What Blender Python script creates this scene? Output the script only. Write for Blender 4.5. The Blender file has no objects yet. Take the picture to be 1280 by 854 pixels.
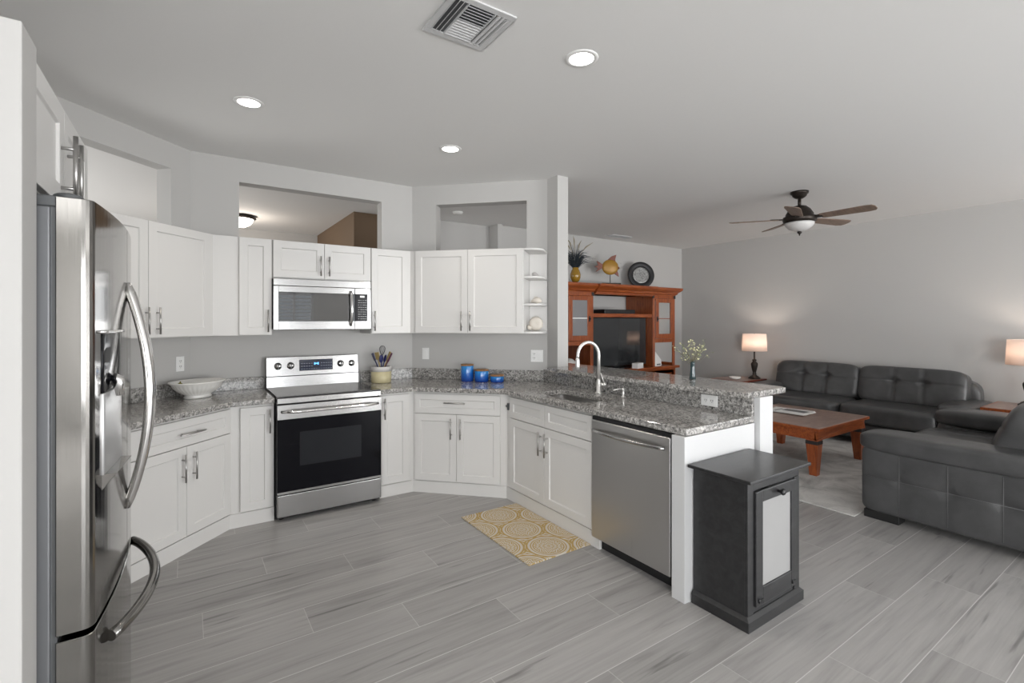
import bpy, bmesh, math, random
from mathutils import Matrix, Vector
PI = math.pi
S2 = math.sqrt(.5)
scene = bpy.context.scene
col = scene.collection

# ------------------------------------------------------------------ camera
cam_d = bpy.data.cameras.new('camera'); cam = bpy.data.objects.new('camera', cam_d); col.objects.link(cam)
cam.location = (0, 0, 1.4842); cam.rotation_euler = (PI/2, 0, -0.59)
cam_d.sensor_width = 36; cam_d.lens = 605.81/1280*36; cam_d.shift_y = -25.26/1280
cam_d.clip_start = .02
scene.camera = cam
# ------------------------------------------------------------------ light
vs = scene.view_settings
vs.view_transform = 'Standard'; vs.look = 'None'; vs.gamma = 1; vs.use_curve_mapping = False
vs.exposure = 0.17
scene.cycles.max_bounces = 12; scene.cycles.diffuse_bounces = 6; scene.cycles.glossy_bounces = 5
scene.cycles.transparent_max_bounces = 12
scene.cycles.sample_clamp_indirect = 6
scene.cycles.use_denoising = True
world = bpy.data.worlds.new('sky'); scene.world = world; world.use_nodes = True
wb = world.node_tree.nodes['Background']; wb.inputs[0].default_value = (.86, .93, 1, 1); wb.inputs[1].default_value = 0.95

def area(name, loc, rot, sx, sy, power, color=(1, 1, 1)):
    d = bpy.data.lights.new(name, 'AREA'); d.shape = 'RECTANGLE'; d.size = sx; d.size_y = sy
    d.energy = power; d.color = color
    o = bpy.data.objects.new(name, d); col.objects.link(o); o.location = loc; o.rotation_euler = rot
    return o
# daylight through the glass doors behind the camera and a side window, plus added west fill
area('daylight_sliding_door', (5.9, -6.2, 1.25), (PI/2, 0, 0), 3.4, 2.3, 205, (.97, .985, 1))
area('west_fill', (-2.4, -3.6, 1.35), (PI/2, 0, -PI/2), 2.6, 1.9, 270, (.97, .985, 1))  # added fill for the faces turned to -x, no known window
area('daylight_breakfast_window', (.85, -6.2, 1.35), (PI/2, 0, 0), 1.7, 1.9, 100, (.97, .985, 1))
area('daylight_east_window', (7.95, -2.4, 1.3), (PI/2, 0, PI/2), 2.4, 1.9, 50, (.97, .985, 1))
# added fill lamps outside, tilted up to brighten the ceiling
area('ceiling_fill', (5.4, -6.9, .1), (PI/2+.75, 0, 0), 5.5, 1.6, 440, (1, .985, .96))
area('kitchen_ceiling_fill', (-3.0, -3.6, .2), (PI/2+.7, 0, -PI/2), 2.6, 1.2, 220, (1, .985, .96))
area('hall_fill', (-2.75, 4.5, 1.7), (PI/2, 0, -PI/2), 1.5, 1.5, 24, (1, .98, .95))  # added fill that brightens the jamb of the northwest opening
area('hall_ceiling_fill', (-2.75, 6.7, 1.5), (PI/2+.35, 0, -PI/2), 1.6, 1.6, 46, (1, .98, .95))  # added fill, tilted up to brighten the hall ceiling

# ------------------------------------------------------------------ materials
def mat(name, color=(.5, .5, .5), rough=.5, metal=0, spec=.5, **kw):
    m = bpy.data.materials.new(name); m.use_nodes = True
    b = m.node_tree.nodes['Principled BSDF']
    b.inputs['Base Color'].default_value = (*color, 1); b.inputs['Roughness'].default_value = rough
    b.inputs['Metallic'].default_value = metal; b.inputs['Specular IOR Level'].default_value = spec
    if 'emit' in kw:
        b.inputs['Emission Color'].default_value = (*kw['emit'], 1); b.inputs['Emission Strength'].default_value = kw['es']
    if 'coat' in kw:
        b.inputs['Coat Weight'].default_value = kw['coat']; b.inputs['Coat Roughness'].default_value = .08
    return m
def nt(m):
    t = m.node_tree; return t, t.nodes, t.links, t.nodes['Principled BSDF']
def coords(t, scale=(1, 1, 1), kind='Object', rot=(0, 0, 0), loc=(0, 0, 0)):
    tc = t.nodes.new('ShaderNodeTexCoord'); mp = t.nodes.new('ShaderNodeMapping')
    mp.inputs['Scale'].default_value = scale; mp.inputs['Rotation'].default_value = rot; mp.inputs['Location'].default_value = loc
    t.links.new(tc.outputs[kind], mp.inputs['Vector']); return mp.outputs[0]
def noise(t, vec, scale=5, detail=3, rough=.5, dist=0):
    n = t.nodes.new('ShaderNodeTexNoise'); n.inputs['Scale'].default_value = scale; n.inputs['Detail'].default_value = detail
    n.inputs['Roughness'].default_value = rough; n.inputs['Distortion'].default_value = dist
    t.links.new(vec, n.inputs['Vector']); return n.outputs[0]
def ramp(t, fac, stops, interp='LINEAR'):
    r = t.nodes.new('ShaderNodeValToRGB'); r.color_ramp.interpolation = interp; e = r.color_ramp.elements
    while len(e) < len(stops): e.new(.5)
    for i, (p, c) in enumerate(stops):
        e[i].position = p; e[i].color = (*c, 1) if len(c) == 3 else c
    t.links.new(fac, r.inputs[0]); return r.outputs[0]
def mix(t, fac, a, b, mode='MIX'):
    n = t.nodes.new('ShaderNodeMix'); n.data_type = 'RGBA'; n.blend_type = mode
    for s, v in ((0, fac), (6, a), (7, b)):
        if hasattr(v, 'is_linked') or hasattr(v, 'links'): t.links.new(v, n.inputs[s])
        elif s == 0: n.inputs[0].default_value = v
        else: n.inputs[s].default_value = (*v, 1)
    return n.outputs[2]
def bump(t, h, strength=.2, dist=.002):
    b = t.nodes.new('ShaderNodeBump'); b.inputs['Strength'].default_value = strength; b.inputs['Distance'].default_value = dist
    t.links.new(h, b.inputs['Height']); t.links.new(b.outputs[0], t.nodes['Principled BSDF'].inputs['Normal'])
def math_n(t, op, a, b=None, c=None):
    n = t.nodes.new('ShaderNodeMath'); n.operation = op
    for i, v in enumerate((a, b, c)):
        if v is None: continue
        if isinstance(v, (int, float)): n.inputs[i].default_value = v
        else: t.links.new(v, n.inputs[i])
    return n.outputs[0]

def wall_mat(name, c, rough=.6):
    m = mat(name, c, rough, spec=.3); t, N, Lk, b = nt(m)
    v = coords(t); n = noise(t, v, 90, 4); bump(t, n, .12, .002)
    return m
M = {}
M['wall'] = wall_mat('wall_paint', (.49, .482, .470))
M['ceil'] = wall_mat('ceiling_paint', (.76, .755, .745), .8)
M['brown_wall'] = wall_mat('tan_wall_paint', (.15, .10, .062))
M['trim'] = mat('white_trim_paint', (.58, .582, .585), .45)
M['cab'] = mat('white_cabinet_lacquer', (.655, .645, .63), .4)
M['white'] = mat('white_plastic', (.82, .82, .81), .35)
M['ceramic'] = mat('white_ceramic', (.80, .79, .76), .18)
M['black'] = mat('black_plastic', (.012, .012, .013), .35)
M['dark'] = mat('dark_gap', (.02, .02, .02), .6)
M['darkgrey'] = mat('dark_grey_metal', (.13, .135, .14), .4, .3)
M['fridgeside'] = mat('grey_fridge_side', (.2, .205, .215), .45, .5)
M['glassblack'] = mat('black_oven_glass', (.005, .005, .007), .08, spec=.12)
M['oven_pane'] = mat('dark_oven_window', (.018, .019, .022), .12, spec=.16)
M['cooktop'] = mat('cooktop_glass', (.03, .03, .032), .08, spec=.6)
M['microglass'] = mat('microwave_window_glass', (.02, .02, .02), .02, spec=.5); M['microglass'].node_tree.nodes['Principled BSDF'].inputs['IOR'].default_value = 2.3
M['bronze'] = mat('oil_rubbed_bronze', (.035, .028, .024), .42, .7)
M['blackiron'] = mat('dark_iron', (.03, .03, .032), .45, .4)

def steel(name, c=(.55, .54, .53), rough=.26, axis=2, dist=.0006):
    m = mat(name, c, rough, 1); t, N, Lk, b = nt(m)
    sc = [260, 260, 260]; sc[axis] = 2.5
    n = noise(t, coords(t, sc), 1, 2)
    r = math_n(t, 'MULTIPLY_ADD', n, .14, rough-.06); Lk.new(r, b.inputs['Roughness'])
    bump(t, n, .06, dist)
    return m
M['steel'] = steel('stainless_steel')
M['steelh'] = steel('stainless_steel_horizontal', (.43, .427, .423), .17, 0)
M['fridge'] = steel('fridge_stainless', (.27, .262, .25), .10, 2, .00012)
M['dw'] = steel('dishwasher_stainless', (.58, .575, .57), .3, 2)
M['chrome'] = mat('polished_chrome', (.75, .74, .73), .12, 1)
M['nickel'] = mat('brushed_nickel', (.46, .45, .44), .32, 1)
M['faucet'] = mat('satin_nickel', (.80, .79, .77), .34, .75)

def granite():
    m = mat('speckled_granite', rough=.07, spec=.5); t, N, Lk, b = nt(m)
    v = coords(t)
    vo = N.new('ShaderNodeTexVoronoi'); vo.inputs['Scale'].default_value = 105; Lk.new(v, vo.inputs['Vector'])
    g = N.new('ShaderNodeSeparateColor'); Lk.new(vo.outputs['Color'], g.inputs[0])
    c1 = ramp(t, g.outputs[0], [(0, (.012, .012, .013)), (.18, (.16, .155, .148)), (.38, (.31, .30, .285)), (.62, (.50, .485, .465)), (.84, (.78, .76, .73))], 'CONSTANT')
    n = noise(t, v, 42, 5, .65)
    c2 = ramp(t, n, [(.38, (.015, .015, .016)), (.44, (.24, .232, .222)), (.54, (.44, .425, .41)), (.62, (.78, .76, .72))])
    n2 = noise(t, v, 260, 2, .6)
    c3 = ramp(t, n2, [(.40, (.02, .02, .02)), (.60, (.62, .61, .59))])
    c = mix(t, .45, c1, c2); c = mix(t, .22, c, c3); c = mix(t, 1, c, (.86, .855, .85), 'MULTIPLY')
    Lk.new(c, b.inputs['Base Color']); return m
M['granite'] = granite()

def floor_mat():
    m = mat('grey_wood_look_planks', rough=.36, spec=.4); t, N, Lk, b = nt(m)
    g = N.new('ShaderNodeNewGeometry'); sp = N.new('ShaderNodeSeparateXYZ'); Lk.new(g.outputs['Position'], sp.inputs[0])
    x, y = sp.outputs[0], sp.outputs[1]
    W, LEN, GAP = .24, 1.2, .0034
    ry = math_n(t, 'DIVIDE', math_n(t, 'ADD', y, 6-.045), W)
    row = math_n(t, 'FLOOR', ry); fy = math_n(t, 'FRACT', ry)
    off = math_n(t, 'FRACT', math_n(t, 'MULTIPLY', row, .3643))
    rx = math_n(t, 'ADD', math_n(t, 'DIVIDE', math_n(t, 'ADD', x, 7), LEN), off)
    colm = math_n(t, 'FLOOR', rx); fx = math_n(t, 'FRACT', rx)
    cb = N.new('ShaderNodeCombineXYZ'); Lk.new(colm, cb.inputs[0]); Lk.new(row, cb.inputs[1])
    wn = N.new('ShaderNodeTexWhiteNoise'); wn.noise_dimensions = '3D'; Lk.new(cb.outputs[0], wn.inputs['Vector'])
    # grain: stretched along the plank, shifted per plank
    va = N.new('ShaderNodeVectorMath'); va.operation = 'MULTIPLY_ADD'
    Lk.new(wn.outputs['Color'], va.inputs[0]); va.inputs[1].default_value = (30, 30, 30); Lk.new(g.outputs['Position'], va.inputs[2])
    mp = N.new('ShaderNodeMapping'); mp.inputs['Scale'].default_value = (1.1, 30, 1); Lk.new(va.outputs[0], mp.inputs[0])
    n1 = noise(t, mp.outputs[0], 1.4, 6, .62, .6)
    mp2 = N.new('ShaderNodeMapping'); mp2.inputs['Scale'].default_value = (.7, 8, 1); Lk.new(va.outputs[0], mp2.inputs[0])
    n2 = noise(t, mp2.outputs[0], 1.6, 4, .55, 1.2)
    c1 = ramp(t, n1, [(.25, (.285, .276, .268)), (.48, (.337, .327, .318)), (.75, (.385, .375, .365))])
    c2 = ramp(t, n2, [(.28, (.76, .76, .76)), (.45, (.96, .96, .96)), (.7, (1.05, 1.05, 1.05))])
    c = mix(t, 1, c1, c2, 'MULTIPLY')
    mp3 = N.new('ShaderNodeMapping'); mp3.inputs['Scale'].default_value = (1.3, 22, 1); Lk.new(va.outputs[0], mp3.inputs[0])
    n3 = noise(t, mp3.outputs[0], 1.0, 3, .5, .4)
    k = ramp(t, n3, [(.27, (.58, .58, .58)), (.36, (1, 1, 1))])
    c = mix(t, 1, c, k, 'MULTIPLY')
    tone = math_n(t, 'MULTIPLY_ADD', wn.outputs['Value'], .18, .91)
    tc = N.new('ShaderNodeCombineColor'); [Lk.new(tone, tc.inputs[i]) for i in range(3)]
    c = mix(t, 1, c, tc.outputs[0], 'MULTIPLY')
    gy = math_n(t, 'LESS_THAN', math_n(t, 'MULTIPLY', math_n(t, 'SUBTRACT', .5, math_n(t, 'ABSOLUTE', math_n(t, 'SUBTRACT', fy, .5))), W), GAP/2)
    gx = math_n(t, 'LESS_THAN', math_n(t, 'MULTIPLY', math_n(t, 'SUBTRACT', .5, math_n(t, 'ABSOLUTE', math_n(t, 'SUBTRACT', fx, .5))), LEN), GAP/2)
    gr = math_n(t, 'MAXIMUM', gy, math_n(t, 'MULTIPLY', gx, .55))
    c = mix(t, gr, c, (.56, .55, .54))
    Lk.new(c, b.inputs['Base Color'])
    r = math_n(t, 'MULTIPLY_ADD', n1, .16, .27); Lk.new(r, b.inputs['Roughness'])
    return m
M['floor'] = floor_mat()

def wood(name, dark, mid, light, rough=.32, scale=(3, 26, 26), coat=.3):
    m = mat(name, rough=rough, coat=coat); t, N, Lk, b = nt(m)
    n = noise(t, coords(t, scale), 1.5, 5, .6, 1.0)
    Lk.new(ramp(t, n, [(.28, dark), (.5, mid), (.74, light)]), b.inputs['Base Color']); return m
M['cherry'] = wood('cherry_wood', (.14, .028, .008), (.28, .064, .015), (.40, .112, .027), scale=(26, 26, 3), coat=.15)
M['cherryh'] = wood('cherry_wood_horizontal', (.14, .028, .008), (.28, .064, .015), (.40, .112, .027), coat=.15)
M['cherrydark'] = wood('dark_cherry_wood', (.10, .014, .008), (.19, .032, .014), (.26, .05, .02))
M['tabletop'] = wood('worn_brown_tabletop', (.19, .11, .085), (.27, .165, .125), (.36, .235, .18), .3, (3, 12, 12), .25)
M['blade'] = wood('walnut_fan_blade', (.13, .09, .068), (.20, .14, .105), (.27, .19, .15), .5, (4, 20, 20), 0)
M['blackwood'] = wood('black_painted_wood', (.012, .012, .013), (.02, .02, .021), (.03, .03, .031), .36, (3, 14, 14), .1)

def leather():
    m = mat('charcoal_leather', (.042, .042, .043), .31, spec=.5); t, N, Lk, b = nt(m)
    v = coords(t); n = noise(t, v, 7, 4, .55)
    Lk.new(ramp(t, n, [(.3, (.050, .050, .051)), (.7, (.074, .074, .075))]), b.inputs['Base Color'])
    vo = N.new('ShaderNodeTexVoronoi'); vo.inputs['Scale'].default_value = 260; Lk.new(v, vo.inputs['Vector'])
    n3 = noise(t, v, 9, 5, .6)
    h = math_n(t, 'ADD', math_n(t, 'MULTIPLY', vo.outputs[0], .25), math_n(t, 'MULTIPLY', n3, 2.2)); bump(t, h, .35, .004)
    return m
M['leather'] = leather()
M['seam'] = mat('leather_seam_thread', (.13, .13, .132), .5)
M['foot'] = mat('black_foot_wood', (.01, .01, .01), .5)

def rug():
    m = mat('pale_marbled_rug', rough=.9, spec=.1); t, N, Lk, b = nt(m)
    v = coords(t)
    n = noise(t, v, 2.6, 6, .62, 1.4); n2 = noise(t, v, 120, 2)
    c = ramp(t, n, [(.3, (.30, .295, .285)), (.45, (.46, .45, .435)), (.58, (.60, .59, .57)), (.75, (.42, .41, .40))])
    c = mix(t, .15, c, ramp(t, n2, [(.3, (.2, .2, .2)), (.7, (.7, .7, .68))]))
    Lk.new(c, b.inputs['Base Color']); bump(t, n2, .3, .004); return m
M['rug'] = rug()

def kitchen_mat():
    # cream medallions on mustard: rings from distance to the nearest centre of a staggered grid
    m = mat('mustard_medallion_mat', rough=.8, spec=.15); t, N, Lk, b = nt(m)
    tc = N.new('ShaderNodeTexCoord'); sp = N.new('ShaderNodeSeparateXYZ'); Lk.new(tc.outputs['Object'], sp.inputs[0])
    PX, PY = .53, .305
    def cell(ox, oy):
        u = math_n(t, 'SUBTRACT', math_n(t, 'FRACT', math_n(t, 'ADD', math_n(t, 'DIVIDE', sp.outputs[0], PX), ox+20)), .5)
        w = math_n(t, 'SUBTRACT', math_n(t, 'FRACT', math_n(t, 'ADD', math_n(t, 'DIVIDE', sp.outputs[1], PY), oy+20)), .5)
        u = math_n(t, 'MULTIPLY', u, PX/.315); w = math_n(t, 'MULTIPLY', w, PY/.315)
        r = math_n(t, 'SQRT', math_n(t, 'ADD', math_n(t, 'MULTIPLY', u, u), math_n(t, 'MULTIPLY', w, w)))
        return r, math_n(t, 'ARCTAN2', w, u)
    r1, a1 = cell(.5, .5); r2, a2 = cell(0, 0)
    r = math_n(t, 'MINIMUM', r1, r2)
    sel = math_n(t, 'LESS_THAN', r1, r2)
    a = math_n(t, 'ADD', math_n(t, 'MULTIPLY', sel, a1), math_n(t, 'MULTIPLY', math_n(t, 'SUBTRACT', 1, sel), a2))
    def band(lo, hi): return math_n(t, 'MULTIPLY', math_n(t, 'GREATER_THAN', r, lo), math_n(t, 'LESS_THAN', r, hi))
    pet = math_n(t, 'SINE', math_n(t, 'MULTIPLY', a, 12))
    pr = math_n(t, 'ADD', r, math_n(t, 'MULTIPLY', pet, .045))
    curl = math_n(t, 'GREATER_THAN', math_n(t, 'SINE', math_n(t, 'MULTIPLY', pr, 76)), -.25)
    inner = math_n(t, 'MULTIPLY', curl, math_n(t, 'LESS_THAN', r, .31))
    pet2 = math_n(t, 'SINE', math_n(t, 'MULTIPLY', a, 8))
    outer = math_n(t, 'MULTIPLY', math_n(t, 'GREATER_THAN', r, .475), math_n(t, 'GREATER_THAN', math_n(t, 'SINE', math_n(t, 'MULTIPLY', math_n(t, 'ADD', r, math_n(t, 'MULTIPLY', pet2, .03)), 75)), .1))
    f = math_n(t, 'MAXIMUM', math_n(t, 'MAXIMUM', inner, band(.335, .36)), math_n(t, 'MAXIMUM', band(.385, .435), outer))
    n = noise(t, tc.outputs['Object'], 40, 3); f = math_n(t, 'MULTIPLY', f, math_n(t, 'MULTIPLY_ADD', n, .4, .75))
    Lk.new(mix(t, f, (.43, .30, .115), (.58, .54, .48)), b.inputs['Base Color']); return m
M['kmat'] = kitchen_mat()

M['blue'] = None
def glaze_blue():
    m = mat('blue_glaze', rough=.15, coat=.4); t, N, Lk, b = nt(m)
    tc = N.new('ShaderNodeTexCoord'); sp = N.new('ShaderNodeSeparateXYZ'); Lk.new(tc.outputs['Generated'], sp.inputs[0])
    Lk.new(ramp(t, sp.outputs[2], [(0, (.006, .035, .26)), (.45, (.012, .12, .48)), (1, (.03, .27, .66))]), b.inputs['Base Color']); return m
M['blue'] = glaze_blue()
M['lidwood'] = wood('acacia_lid', (.18, .08, .03), (.32, .16, .06), (.42, .24, .10), .45, (20, 6, 6), 0)
M['cream_glaze'] = mat('butter_yellow_glaze', (.56, .50, .31), .25)
M['grey_glaze'] = mat('stone_grey_glaze', (.62, .60, .58), .3)
M['u_blue'] = mat('navy_silicone', (.015, .018, .10), .4)
M['u_wood'] = mat('tan_spatula', (.42, .31, .13), .5)
M['u_black'] = mat('black_nylon', (.015, .012, .018), .4)
M['u_red'] = mat('plum_handle', (.09, .02, .05), .4)
M['olive'] = mat('olive_green', (.22, .20, .02), .4)
M['shade'] = None
def shade():
    m = bpy.data.materials.new('linen_lamp_shade'); m.use_nodes = True; t = m.node_tree; t.nodes.clear()
    o = t.nodes.new('ShaderNodeOutputMaterial'); d = t.nodes.new('ShaderNodeBsdfDiffuse'); r = t.nodes.new('ShaderNodeBsdfTranslucent'); mx = t.nodes.new('ShaderNodeMixShader')
    d.inputs[0].default_value = (.80, .76, .73, 1); r.inputs[0].default_value = (.82, .72, .66, 1); mx.inputs[0].default_value = .5
    v = coords(t, (300, 300, 300)); n = noise(t, v, 1, 2)
    t.links.new(ramp(t, n, [(.3, (.72, .68, .65)), (.7, (.86, .82, .79))]), d.inputs[0])
    t.links.new(d.outputs[0], mx.inputs[1]); t.links.new(r.outputs[0], mx.inputs[2]); t.links.new(mx.outputs[0], o.inputs[0]); return m
M['shade'] = shade()
def glass(name, tint=(1, 1, 1), gloss=.12, rough=.02, op=0, opc=(.3, .3, .3)):
    m = bpy.data.materials.new(name); m.use_nodes = True; t = m.node_tree; t.nodes.clear()
    o = t.nodes.new('ShaderNodeOutputMaterial'); a = t.nodes.new('ShaderNodeBsdfTransparent'); g = t.nodes.new('ShaderNodeBsdfGlossy'); d = t.nodes.new('ShaderNodeBsdfDiffuse')
    m1 = t.nodes.new('ShaderNodeMixShader'); m2 = t.nodes.new('ShaderNodeMixShader')
    a.inputs[0].default_value = (*tint, 1); g.inputs['Roughness'].default_value = rough; d.inputs[0].default_value = (*opc, 1)
    m1.inputs[0].default_value = op; m2.inputs[0].default_value = gloss
    t.links.new(a.outputs[0], m1.inputs[1]); t.links.new(d.outputs[0], m1.inputs[2]); t.links.new(m1.outputs[0], m2.inputs[1]); t.links.new(g.outputs[0], m2.inputs[2]); t.links.new(m2.outputs[0], o.inputs[0])
    return m
M['glass'] = glass('clear_glass', (.97, .98, .98), .08)
M['frost'] = glass('greyed_glass', (.75, .76, .77), .12, .1, .6, (.32, .32, .33))
M['bulbglow'] = mat('lit_bulb', (1, .9, .8), emit=(1, .86, .7), es=12)
M['canglow'] = mat('lit_downlight_lens', (1, 1, 1), emit=(1, .97, .92), es=9)
M['hallglow'] = mat('lit_glass_bowl', (1, .95, .9), emit=(1, .90, .78), es=6)
M['fanbowl'] = mat('alabaster_glass', (.62, .61, .60), .25)
M['seaglaze'] = mat('amber_glass', (.30, .17, .02), .12, coat=.6)
M['grassdark'] = mat('dark_dried_grass', (.03, .04, .05), .8)
M['grasstan'] = mat('tan_dried_grass', (.30, .26, .17), .8)
M['fishgold'] = mat('gold_enamel', (.36, .19, .025), .4, .1)
M['fishred'] = mat('copper_enamel', (.17, .045, .025), .4, .1)
M['leafy'] = mat('pale_green_leaf', (.33, .37, .20), .6)
M['flowery'] = mat('pale_yellow_blossom', (.60, .58, .36), .6)
M['stemy'] = mat('brown_stem', (.16, .14, .08), .6)
M['tealglass'] = mat('dark_teal_glass', (.03, .055, .06), .08, coat=.5)
M['shell1'] = mat('shell_cream', (.68, .63, .56), .5)
M['shell2'] = mat('shell_grey', (.45, .43, .42), .5)
M['tvscreen'] = mat('tv_screen', (.026, .028, .030), .07, spec=.8)
M['greypanel'] = mat('grey_insert_panel', (.29, .288, .286), .4)
M['dispgrey'] = mat('silver_dispenser_panel', (.55, .55, .55), .3, .6)
M['display'] = mat('blue_black_display', (.008, .014, .04), .12)
M['dispglow'] = mat('cyan_digits', (.1, .4, .9), emit=(.12, .42, 1), es=1.6)
M['btn'] = mat('button_print', (.16, .20, .30), .4)
M['keys'] = mat('keypad_print', (.30, .30, .30), .4)
M['paper'] = mat('magazine_paper', (.74, .74, .72), .5)
M['ink'] = mat('magazine_print', (.10, .10, .11), .5)
def patterned_plate():
    m = mat('embossed_pewter', (.3, .3, .3), .35, .6); t, N, Lk, b = nt(m)
    n = noise(t, coords(t), 40, 4, .6, 2); Lk.new(ramp(t, n, [(.35, (.12, .12, .12)), (.6, (.5, .5, .49))]), b.inputs['Base Color']); bump(t, n, .5, .004); return m
M['pewter'] = patterned_plate()
M['sinksteel'] = steel('sink_steel', (.55, .54, .53), .28, 1)

# ------------------------------------------------------------------ mesh builder
class MB:
    def __init__(s): s.v = []; s.f = []; s.m = []; s.sm = []
    def add(s, V, F, mi=0, smooth=False):
        o = len(s.v); s.v += [tuple(p) for p in V]
        for f in F: s.f.append([o+i for i in f]); s.m.append(mi); s.sm.append(smooth)
        return s
    def box(s, a, b, mi=0):
        x0, y0, z0 = (min(p, q) for p, q in zip(a, b)); x1, y1, z1 = (max(p, q) for p, q in zip(a, b))
        return s.add([(x0, y0, z0), (x1, y0, z0), (x1, y1, z0), (x0, y1, z0), (x0, y0, z1), (x1, y0, z1), (x1, y1, z1), (x0, y1, z1)],
                     [(0, 3, 2, 1), (4, 5, 6, 7), (0, 1, 5, 4), (1, 2, 6, 5), (2, 3, 7, 6), (3, 0, 4, 7)], mi)
    def prism(s, poly, z0, z1, mi=0, smooth=False):
        ar = sum(poly[i][0]*poly[(i+1) % len(poly)][1]-poly[(i+1) % len(poly)][0]*poly[i][1] for i in range(len(poly)))
        if ar < 0: poly = poly[::-1]
        n = len(poly)
        s.add([(x, y, z0) for x, y in poly]+[(x, y, z1) for x, y in poly], [tuple(range(n))[::-1], tuple(range(n, 2*n))], mi)
        return s.add([(x, y, z0) for x, y in poly]+[(x, y, z1) for x, y in poly], [(i, (i+1) % n, n+(i+1) % n, n+i) for i in range(n)], mi, smooth)
    def tube(s, path, r, n=10, mi=0, caps=True):
        path = [Vector(p) for p in path]; rs = r if isinstance(r, (list, tuple)) else [r]*len(path)
        V = []; F = []; N = len(path)
        t0 = (path[1]-path[0]).normalized(); up = Vector((0, 0, 1)) if abs(t0.z) < .9 else Vector((1, 0, 0))
        nrm = t0.cross(up).normalized()
        for i, p in enumerate(path):
            t = (path[min(i+1, N-1)]-path[max(i-1, 0)]).normalized()
            nrm = (nrm-t*nrm.dot(t)).normalized(); bn = t.cross(nrm)
            for k in range(n):
                a = 2*PI*k/n; V.append(p+(nrm*math.cos(a)+bn*math.sin(a))*rs[i])
        for i in range(N-1):
            for k in range(n):
                F.append((i*n+k, i*n+(k+1) % n, (i+1)*n+(k+1) % n, (i+1)*n+k))
        s.add(V, F, mi, True)
        if caps:
            s.add(V[:n], [tuple(range(n))[::-1]], mi); s.add(V[-n:], [tuple(range(n))], mi)
        return s
    def lathe(s, prof, c=(0, 0, 0), n=28, mi=0, sx=1, sy=1, fn=None, mtx=None):
        V = []; F = []; k = len(prof)
        for r, z in prof:
            for j in range(n):
                a = 2*PI*j/n; q = r*(fn(a, r, z) if fn else 1)
                p = Vector((q*math.cos(a)*sx, q*math.sin(a)*sy, z))
                if mtx: p = mtx @ p
                V.append((c[0]+p.x, c[1]+p.y, c[2]+p.z))
        for i in range(k-1):
            for j in range(n):
                F.append((i*n+j, i*n+(j+1) % n, (i+1)*n+(j+1) % n, (i+1)*n+j))
        s.add(V, F, mi, True)
        if prof[0][0] > 1e-5: s.add(V[:n], [tuple(range(n))[::-1]], mi)
        if prof[-1][0] > 1e-5: s.add(V[-n:], [tuple(range(n))], mi)
        return s
    def puff(s, c, size, p=5, n=14, mtx=None, mi=0, dent=None, pz=None):
        # rounded cushion: cube grid pushed to a super-ellipsoid, optional dent(u,v,w)->offset vector
        V = {}; L = []; F = []
        def vid(i, j, k):
            key = (i, j, k)
            if key not in V:
                q = [2*a/n-1 for a in key]
                m = sum(abs(a)**p for a in q)**(1/p); mx = max(abs(a) for a in q)
                q = [a/m*mx if m else 0 for a in q]
                # blend keeps faces broad
                P = Vector((q[0]*size[0]/2, q[1]*size[1]/2, q[2]*size[2]/2))
                if dent: P = P+Vector(dent(*q))
                if mtx: P = mtx @ P
                V[key] = len(L); L.append((c[0]+P.x, c[1]+P.y, c[2]+P.z))
            return V[key]
        for a in range(n):
            for b in range(n):
                F.append((vid(a, b, 0), vid(a, b+1, 0), vid(a+1, b+1, 0), vid(a+1, b, 0)))
                F.append((vid(a, b, n), vid(a+1, b, n), vid(a+1, b+1, n), vid(a, b+1, n)))
                F.append((vid(a, 0, b), vid(a+1, 0, b), vid(a+1, 0, b+1), vid(a, 0, b+1)))
                F.append((vid(a, n, b), vid(a, n, b+1), vid(a+1, n, b+1), vid(a+1, n, b)))
                F.append((vid(0, a, b), vid(0, a, b+1), vid(0, a+1, b+1), vid(0, a+1, b)))
                F.append((vid(n, a, b), vid(n, a+1, b), vid(n, a+1, b+1), vid(n, a, b+1)))
        return s.add(L, F, mi, True)
    def ball(s, c, r, n=12, mi=0, sz=(1, 1, 1), mtx=None):
        k = max(6, n//2+2)
        pr = [(max(1e-6, math.sin(PI*i/k)), -math.cos(PI*i/k)) for i in range(k+1)]
        T = Matrix.Diagonal((r*sz[0], r*sz[1], r*sz[2])).to_3x3()
        if mtx: T = mtx.to_3x3() @ T
        return s.lathe(pr, c, n, mi, mtx=T)

def tr(mb, mtx):
    mb.v = [tuple(mtx @ Vector(p)) for p in mb.v]; return mb
def make(name, mb, mats, parent=None, bevel=0, seg=2, label=None, world=False):
    me = bpy.data.meshes.new(name)
    if world and parent is not None:
        inv = parent.matrix_basis.inverted(); tr(mb, inv)
    me.from_pydata(mb.v, [], mb.f); me.update()
    for k in (mats if isinstance(mats, (list, tuple)) else [mats]): me.materials.append(M[k])
    me.polygons.foreach_set('material_index', mb.m); me.polygons.foreach_set('use_smooth', mb.sm)
    bm = bmesh.new(); bm.from_mesh(me); bmesh.ops.remove_doubles(bm, verts=bm.verts, dist=1e-5); bm.to_mesh(me); bm.free()
    o = bpy.data.objects.new(name, me); col.objects.link(o)
    if parent is not None: o.parent = parent
    if bevel:
        b = o.modifiers.new('soft_edges', 'BEVEL'); b.width = bevel; b.segments = seg; b.limit_method = 'ANGLE'; b.angle_limit = .7
    if label: o['label'] = label
    return o
def tag(o, label, cat, group=None):
    o['label'] = label; o['category'] = cat
    if group: o['group'] = group
    return o
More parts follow.
